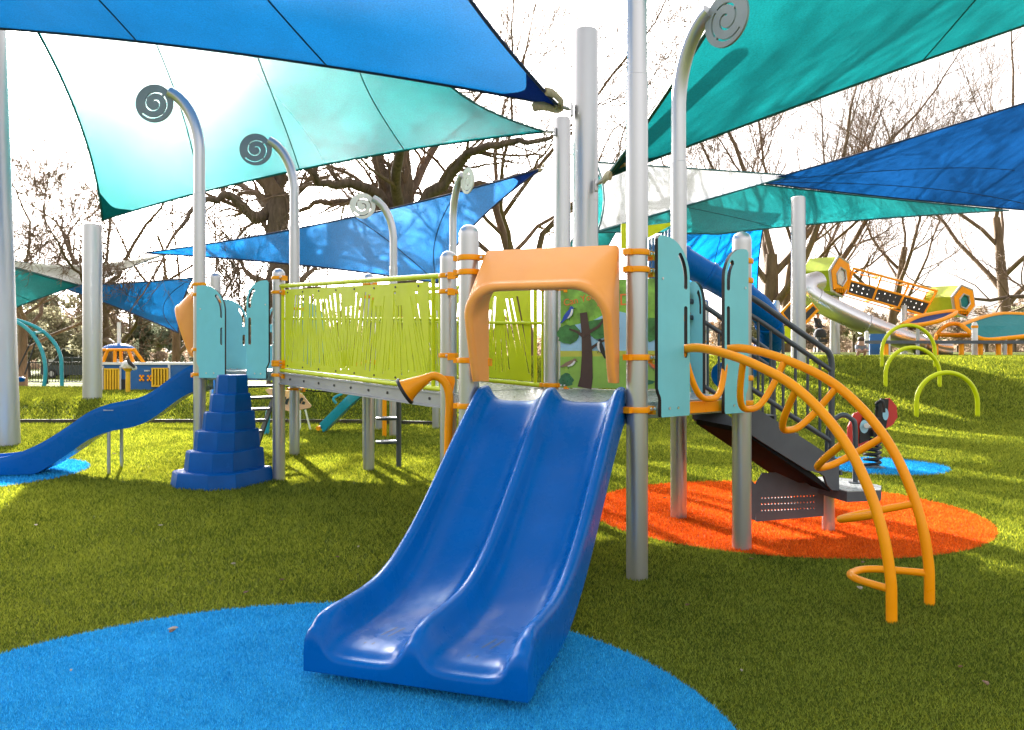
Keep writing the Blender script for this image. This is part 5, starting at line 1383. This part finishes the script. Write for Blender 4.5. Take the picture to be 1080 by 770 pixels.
bare_tree('old spreading oak right of centre-left, its fork above the mid blue sail', bx_, Yo, 13.5, 21, name='oak_tree', wig=.34, up0=.03, dens=.86, twig=.0065, paths=[
    ([V(bx_, Yo, bz_ - .2)] + gp(Yo, (424, 320), (423, 280), (421, 245)), .58, .46),
    (gp(Yo, (422, 250), (412, 215), (402, 180), (392, 140), (372, 100, 1)), .36, .10),
    (gp(Yo, (424, 250), (428, 205), (427, 165), (436, 120, -1), (430, 70, -2)), .38, .10),
    (gp(Yo, (424, 245), (447, 213, -.5), (474, 186, -1), (496, 162, -2), (535, 153, -3), (580, 146, -3)), .30, .07),
    (gp(Yo, (424, 240), (452, 212, 1), (485, 200, 2), (525, 194, 3), (566, 176, 4)), .26, .06),
    (gp(Yo, (420, 235), (398, 205, -1), (368, 194, -2), (338, 190, -3), (305, 160, -4)), .28, .07),
    (gp(Yo, (420, 240), (392, 216, 1), (356, 212, 2), (322, 218, 3), (290, 245, 4)), .22, .05),
    (gp(Yo, (424, 235), (440, 190, 2), (470, 140, 4), (510, 95, 5)), .24, .06),
    (gp(Yo, (424, 235), (418, 180, -3), (440, 110, -6), (470, 40, -8)), .24, .06)])
Yo = 30.0; bx_, bz_ = tx(294, Yo), tz(tx(294, Yo), Yo)
bare_tree('oak with thick trunk standing behind the second scroll pole from the left', bx_, Yo, 12.5, 8, name='oak_tree', wig=.34, up0=.03, dens=.82, twig=.0065, paths=[
    ([V(bx_, Yo, bz_ - .2)] + gp(Yo, (294, 330), (294, 280), (292, 235), (292, 205)), .50, .36),
    (gp(Yo, (292, 215), (281, 226), (268, 228, -.5), (254, 214, -1), (236, 206, -1.5), (214, 212, -2), (190, 240, -3)), .26, .06),
    (gp(Yo, (292, 210), (282, 180, .5), (262, 150, 1), (232, 120, 1.5)), .22, .06),
    (gp(Yo, (292, 206), (298, 175), (312, 140, -1), (330, 95, -2)), .26, .07),
    (gp(Yo, (293, 215), (312, 205, 1), (334, 178, 2), (352, 150, 3)), .20, .06),
    (gp(Yo, (292, 220), (270, 205, 3), (240, 190, 5), (205, 180, 7)), .18, .05)])
bare_tree('bare tree whose twigs fill the gap left of the big column', tx(560, 34), 34, 17, 5, .34, .9, (.5, .42), 7, 5, 'bark_tan', wig=.30, up0=.10, dens=1.1, name='bare_tree')
bare_tree('forked bare tree with several upright stems behind the shade column on the right', tx(812, 33), 33, 13.8, 14, .42, .80, (.18, .30), 7, 5, 'bark_tan', wig=.20)
bare_tree('second bare stem close right of the forked tree', tx(829, 37), 37, 13.5, 19, .28, .78, (.30, .36), 5, 5, 'bark_tan', wig=.22)
bare_tree('slender pale bare tree rising behind the sloping net tunnel', tx(934, 38), 38, 10.2, 23, .24, .75, (.40, .5), 6, 4, 'bark_tan', wig=.24, lean=(.06, 0))
bare_tree('bare tree with fine upright twigs near the upper right corner', tx(1062, 40), 40, 16.5, 27, .32, .80, (.4, .42), 6, 5, 'bark_tan', wig=.18)
bare_tree('dark limbed tree reaching in from the right edge', tx(1150, 30), 30, 9.5, 31, .35, 1.3, (.4, .45), 6, 4, 'bark_dark', wig=.30)
bare_tree('wide bare tree behind the short thick column at left', tx(112, 34), 34, 12.0, 41, .27, 1.0, (.45, .40), 7, 5, 'bark_tan', up0=.04, wig=.42, dens=1.2)
bare_tree('bare tree at the left edge beyond the arch swing', tx(24, 38), 38, 13, 47, .24, 1.05, (.4, .4), 7, 5, 'bark_tan', wig=.38, up0=.06, dens=1.2)
bare_tree('bare tree between the play train dome and the orange hood', tx(186, 42), 42, 12, 52, .26, .85, (.4, .42), 6, 4, 'bark_tan', wig=.26)
bare_tree('pale small bare tree seen above the left teal boards', tx(243, 24), 24, 5.0, 57, .10, .7, (.35, .4), 6, 4, 'bark_tan', wig=.24, twig=.008)
bare_tree('small bare tree seen over the lime bridge railing', tx(345, 36), 36, 7.5, 61, .18, .7, (.35, .4), 6, 4, 'bark_tan', wig=.22)
# leafy evergreens and thickets
def leafy(label, x, y, h, w, seed, leaf, n=3600, zlo=.12, name='evergreen_tree', size=.16, cat='tree', group=None, kind=None):
    rg = np.random.default_rng(seed); z = tz(x, y)
    t = thing(name, (x, y, z), label, cat, group)
    nb = 26; c = np.stack([rg.normal(0, .26, nb) * w, rg.normal(0, .26, nb) * w, (zlo + (1 - zlo) * rg.beta(1.6, 1.5, nb)) * h], 1)
    tap = 1.15 - .75 * (c[:, 2] / h); c[:, 0] *= tap; c[:, 1] *= tap
    rad = rg.uniform(.10, .22, nb) * (w + h) * .5 * .8
    k = rg.integers(0, nb, n); d = rg.normal(0, 1, (n, 3)); d /= np.linalg.norm(d, axis=1)[:, None]
    p = c[k] + d * (rad[k] * rg.uniform(.35, 1.05, n) ** .6)[:, None] * np.array([1, 1, .75]); p[:, 2] = np.clip(p[:, 2], .02, None)
    a = rg.normal(0, 1, (n, 3)); a /= np.linalg.norm(a, axis=1)[:, None]; b = np.cross(a, d); b /= np.linalg.norm(b, axis=1)[:, None] + 1e-6
    s = size * rg.uniform(.6, 1.4, n)[:, None]
    co = np.stack([p + a * s, p - a * s * .6 + b * s * .7, p - a * s * .5 - b * s * .7], 1).astype(np.float32).reshape(-1, 3)
    me = bpy.data.meshes.new('crown'); me.vertices.add(3 * n); me.vertices.foreach_set('co', co.ravel()); me.loops.add(3 * n); me.loops.foreach_set('vertex_index', np.arange(3 * n, dtype=np.int32))
    me.polygons.add(n); me.polygons.foreach_set('loop_start', np.arange(0, 3 * n, 3, dtype=np.int32)); me.update(); me.validate(); me.materials.append(MATS[leaf])
    link('crown', me, t)
    m = MB(); m.tube([V(x, y, z - .1), V(x + .1, y, z + h * .4), V(x, y, z + h * .8)], [h * .03 + .04, h * .022 + .03, .03], 7)
    rr = random.Random(seed)
    for i in range(9):
        q = c[i]; m.tube([V(x, y, z + max(.15, q[2] * .5)), V(x + q[0] * .6, y + q[1] * .6, z + q[2] * .85), V(x + q[0], y + q[1], z + q[2])], [.05, .035, .015], 4)
    m.build('trunk', 'bark_dark', t, smooth=60, fixn=False)
    return t
protos = [leafy('dark evergreen tree in the far row beyond the lawn', tx(186, 62), 62, 6.2, 4.6, 1, 'evergreen', group='far evergreens and thickets'),
          leafy('olive green loose tree in the far row beyond the lawn', tx(60, 66), 66, 5.6, 5.0, 2, 'olive_leaf', group='far evergreens and thickets'),
          leafy('brownish thicket in the far row beyond the lawn', tx(128, 70), 70, 5.0, 5.5, 3, 'brown_leaf', group='far evergreens and thickets', name='thicket')]
rr = random.Random(77)
def far(pi, px, Y, s, rz):
    o = dup(protos[pi]); o.location = (tx(px, Y), Y, tz(tx(px, Y), Y)); o.scale = (s, s, s * rr.uniform(.85, 1.15)); o.rotation_euler = (0, 0, rz); return o
for px, Y, pi, s in ((-40, 64, 0, 1.1), (-15, 70, 1, 1.1), (10, 66, 2, 1.1), (30, 60, 1, .9), (48, 72, 0, 1.1), (85, 74, 2, 1.2), (98, 62, 1, .95), (112, 76, 0, 1.2), (150, 70, 0, 1.0), (165, 78, 1, 1.3), (208, 66, 0, 1.1), (232, 72, 2, 1.1), (255, 66, 1, 1.0), (280, 74, 0, 1.1), (330, 70, 2, .9), (365, 74, 1, .9), (400, 70, 2, .9), (440, 75, 2, .9), (480, 70, 1, .8), (530, 74, 2, .8),
                      (760, 62, 2, .62), (790, 66, 1, .7), (845, 60, 2, .6), (880, 60, 2, .62), (900, 66, 1, .62), (925, 58, 2, .55), (960, 62, 2, .66), (985, 70, 1, .8), (1010, 62, 2, .62), (1040, 72, 2, .9), (1070, 64, 1, .8), (1100, 66, 2, .9)):
    far(pi, px, Y, s, rr.uniform(0, 6))
# distant wood behind everything, one mass
rg = np.random.default_rng(9); n = 60000
ang = rg.uniform(-.75, .75, n); dist = rg.uniform(105, 135, n); X_, Y_ = np.sin(ang) * dist, np.cos(ang) * dist
hh = (3.2 + 2.2 * np.sin(ang * 23) * np.sin(ang * 57) + 1.6 * np.sin(ang * 131)); gz = np.array([terrain(a, b) for a, b in zip(X_, Y_)])
Z_ = gz + rg.uniform(0, 1, n) ** 1.2 * np.clip(hh, 1.4, 7) * rg.uniform(.7, 1.2, n)
a = rg.normal(0, 1, (n, 3)); a /= np.linalg.norm(a, axis=1)[:, None]; b = rg.normal(0, 1, (n, 3)); b /= np.linalg.norm(b, axis=1)[:, None]
p = np.stack([X_, Y_, Z_], 1); co = np.stack([p + a * .38, p - a * .2 + b * .28, p - a * .2 - b * .28], 1).astype(np.float32).reshape(-1, 3)
me = bpy.data.meshes.new('far_wood'); me.vertices.add(3 * n); me.vertices.foreach_set('co', co.ravel()); me.loops.add(3 * n); me.loops.foreach_set('vertex_index', np.arange(3 * n, dtype=np.int32))
me.polygons.add(n); me.polygons.foreach_set('loop_start', np.arange(0, 3 * n, 3, dtype=np.int32)); me.update(); me.validate(); me.materials.append(MATS['brown_leaf'])
tag(link('far_wood', me), 'distant brownish wood along the horizon', 'wood', kind='stuff')
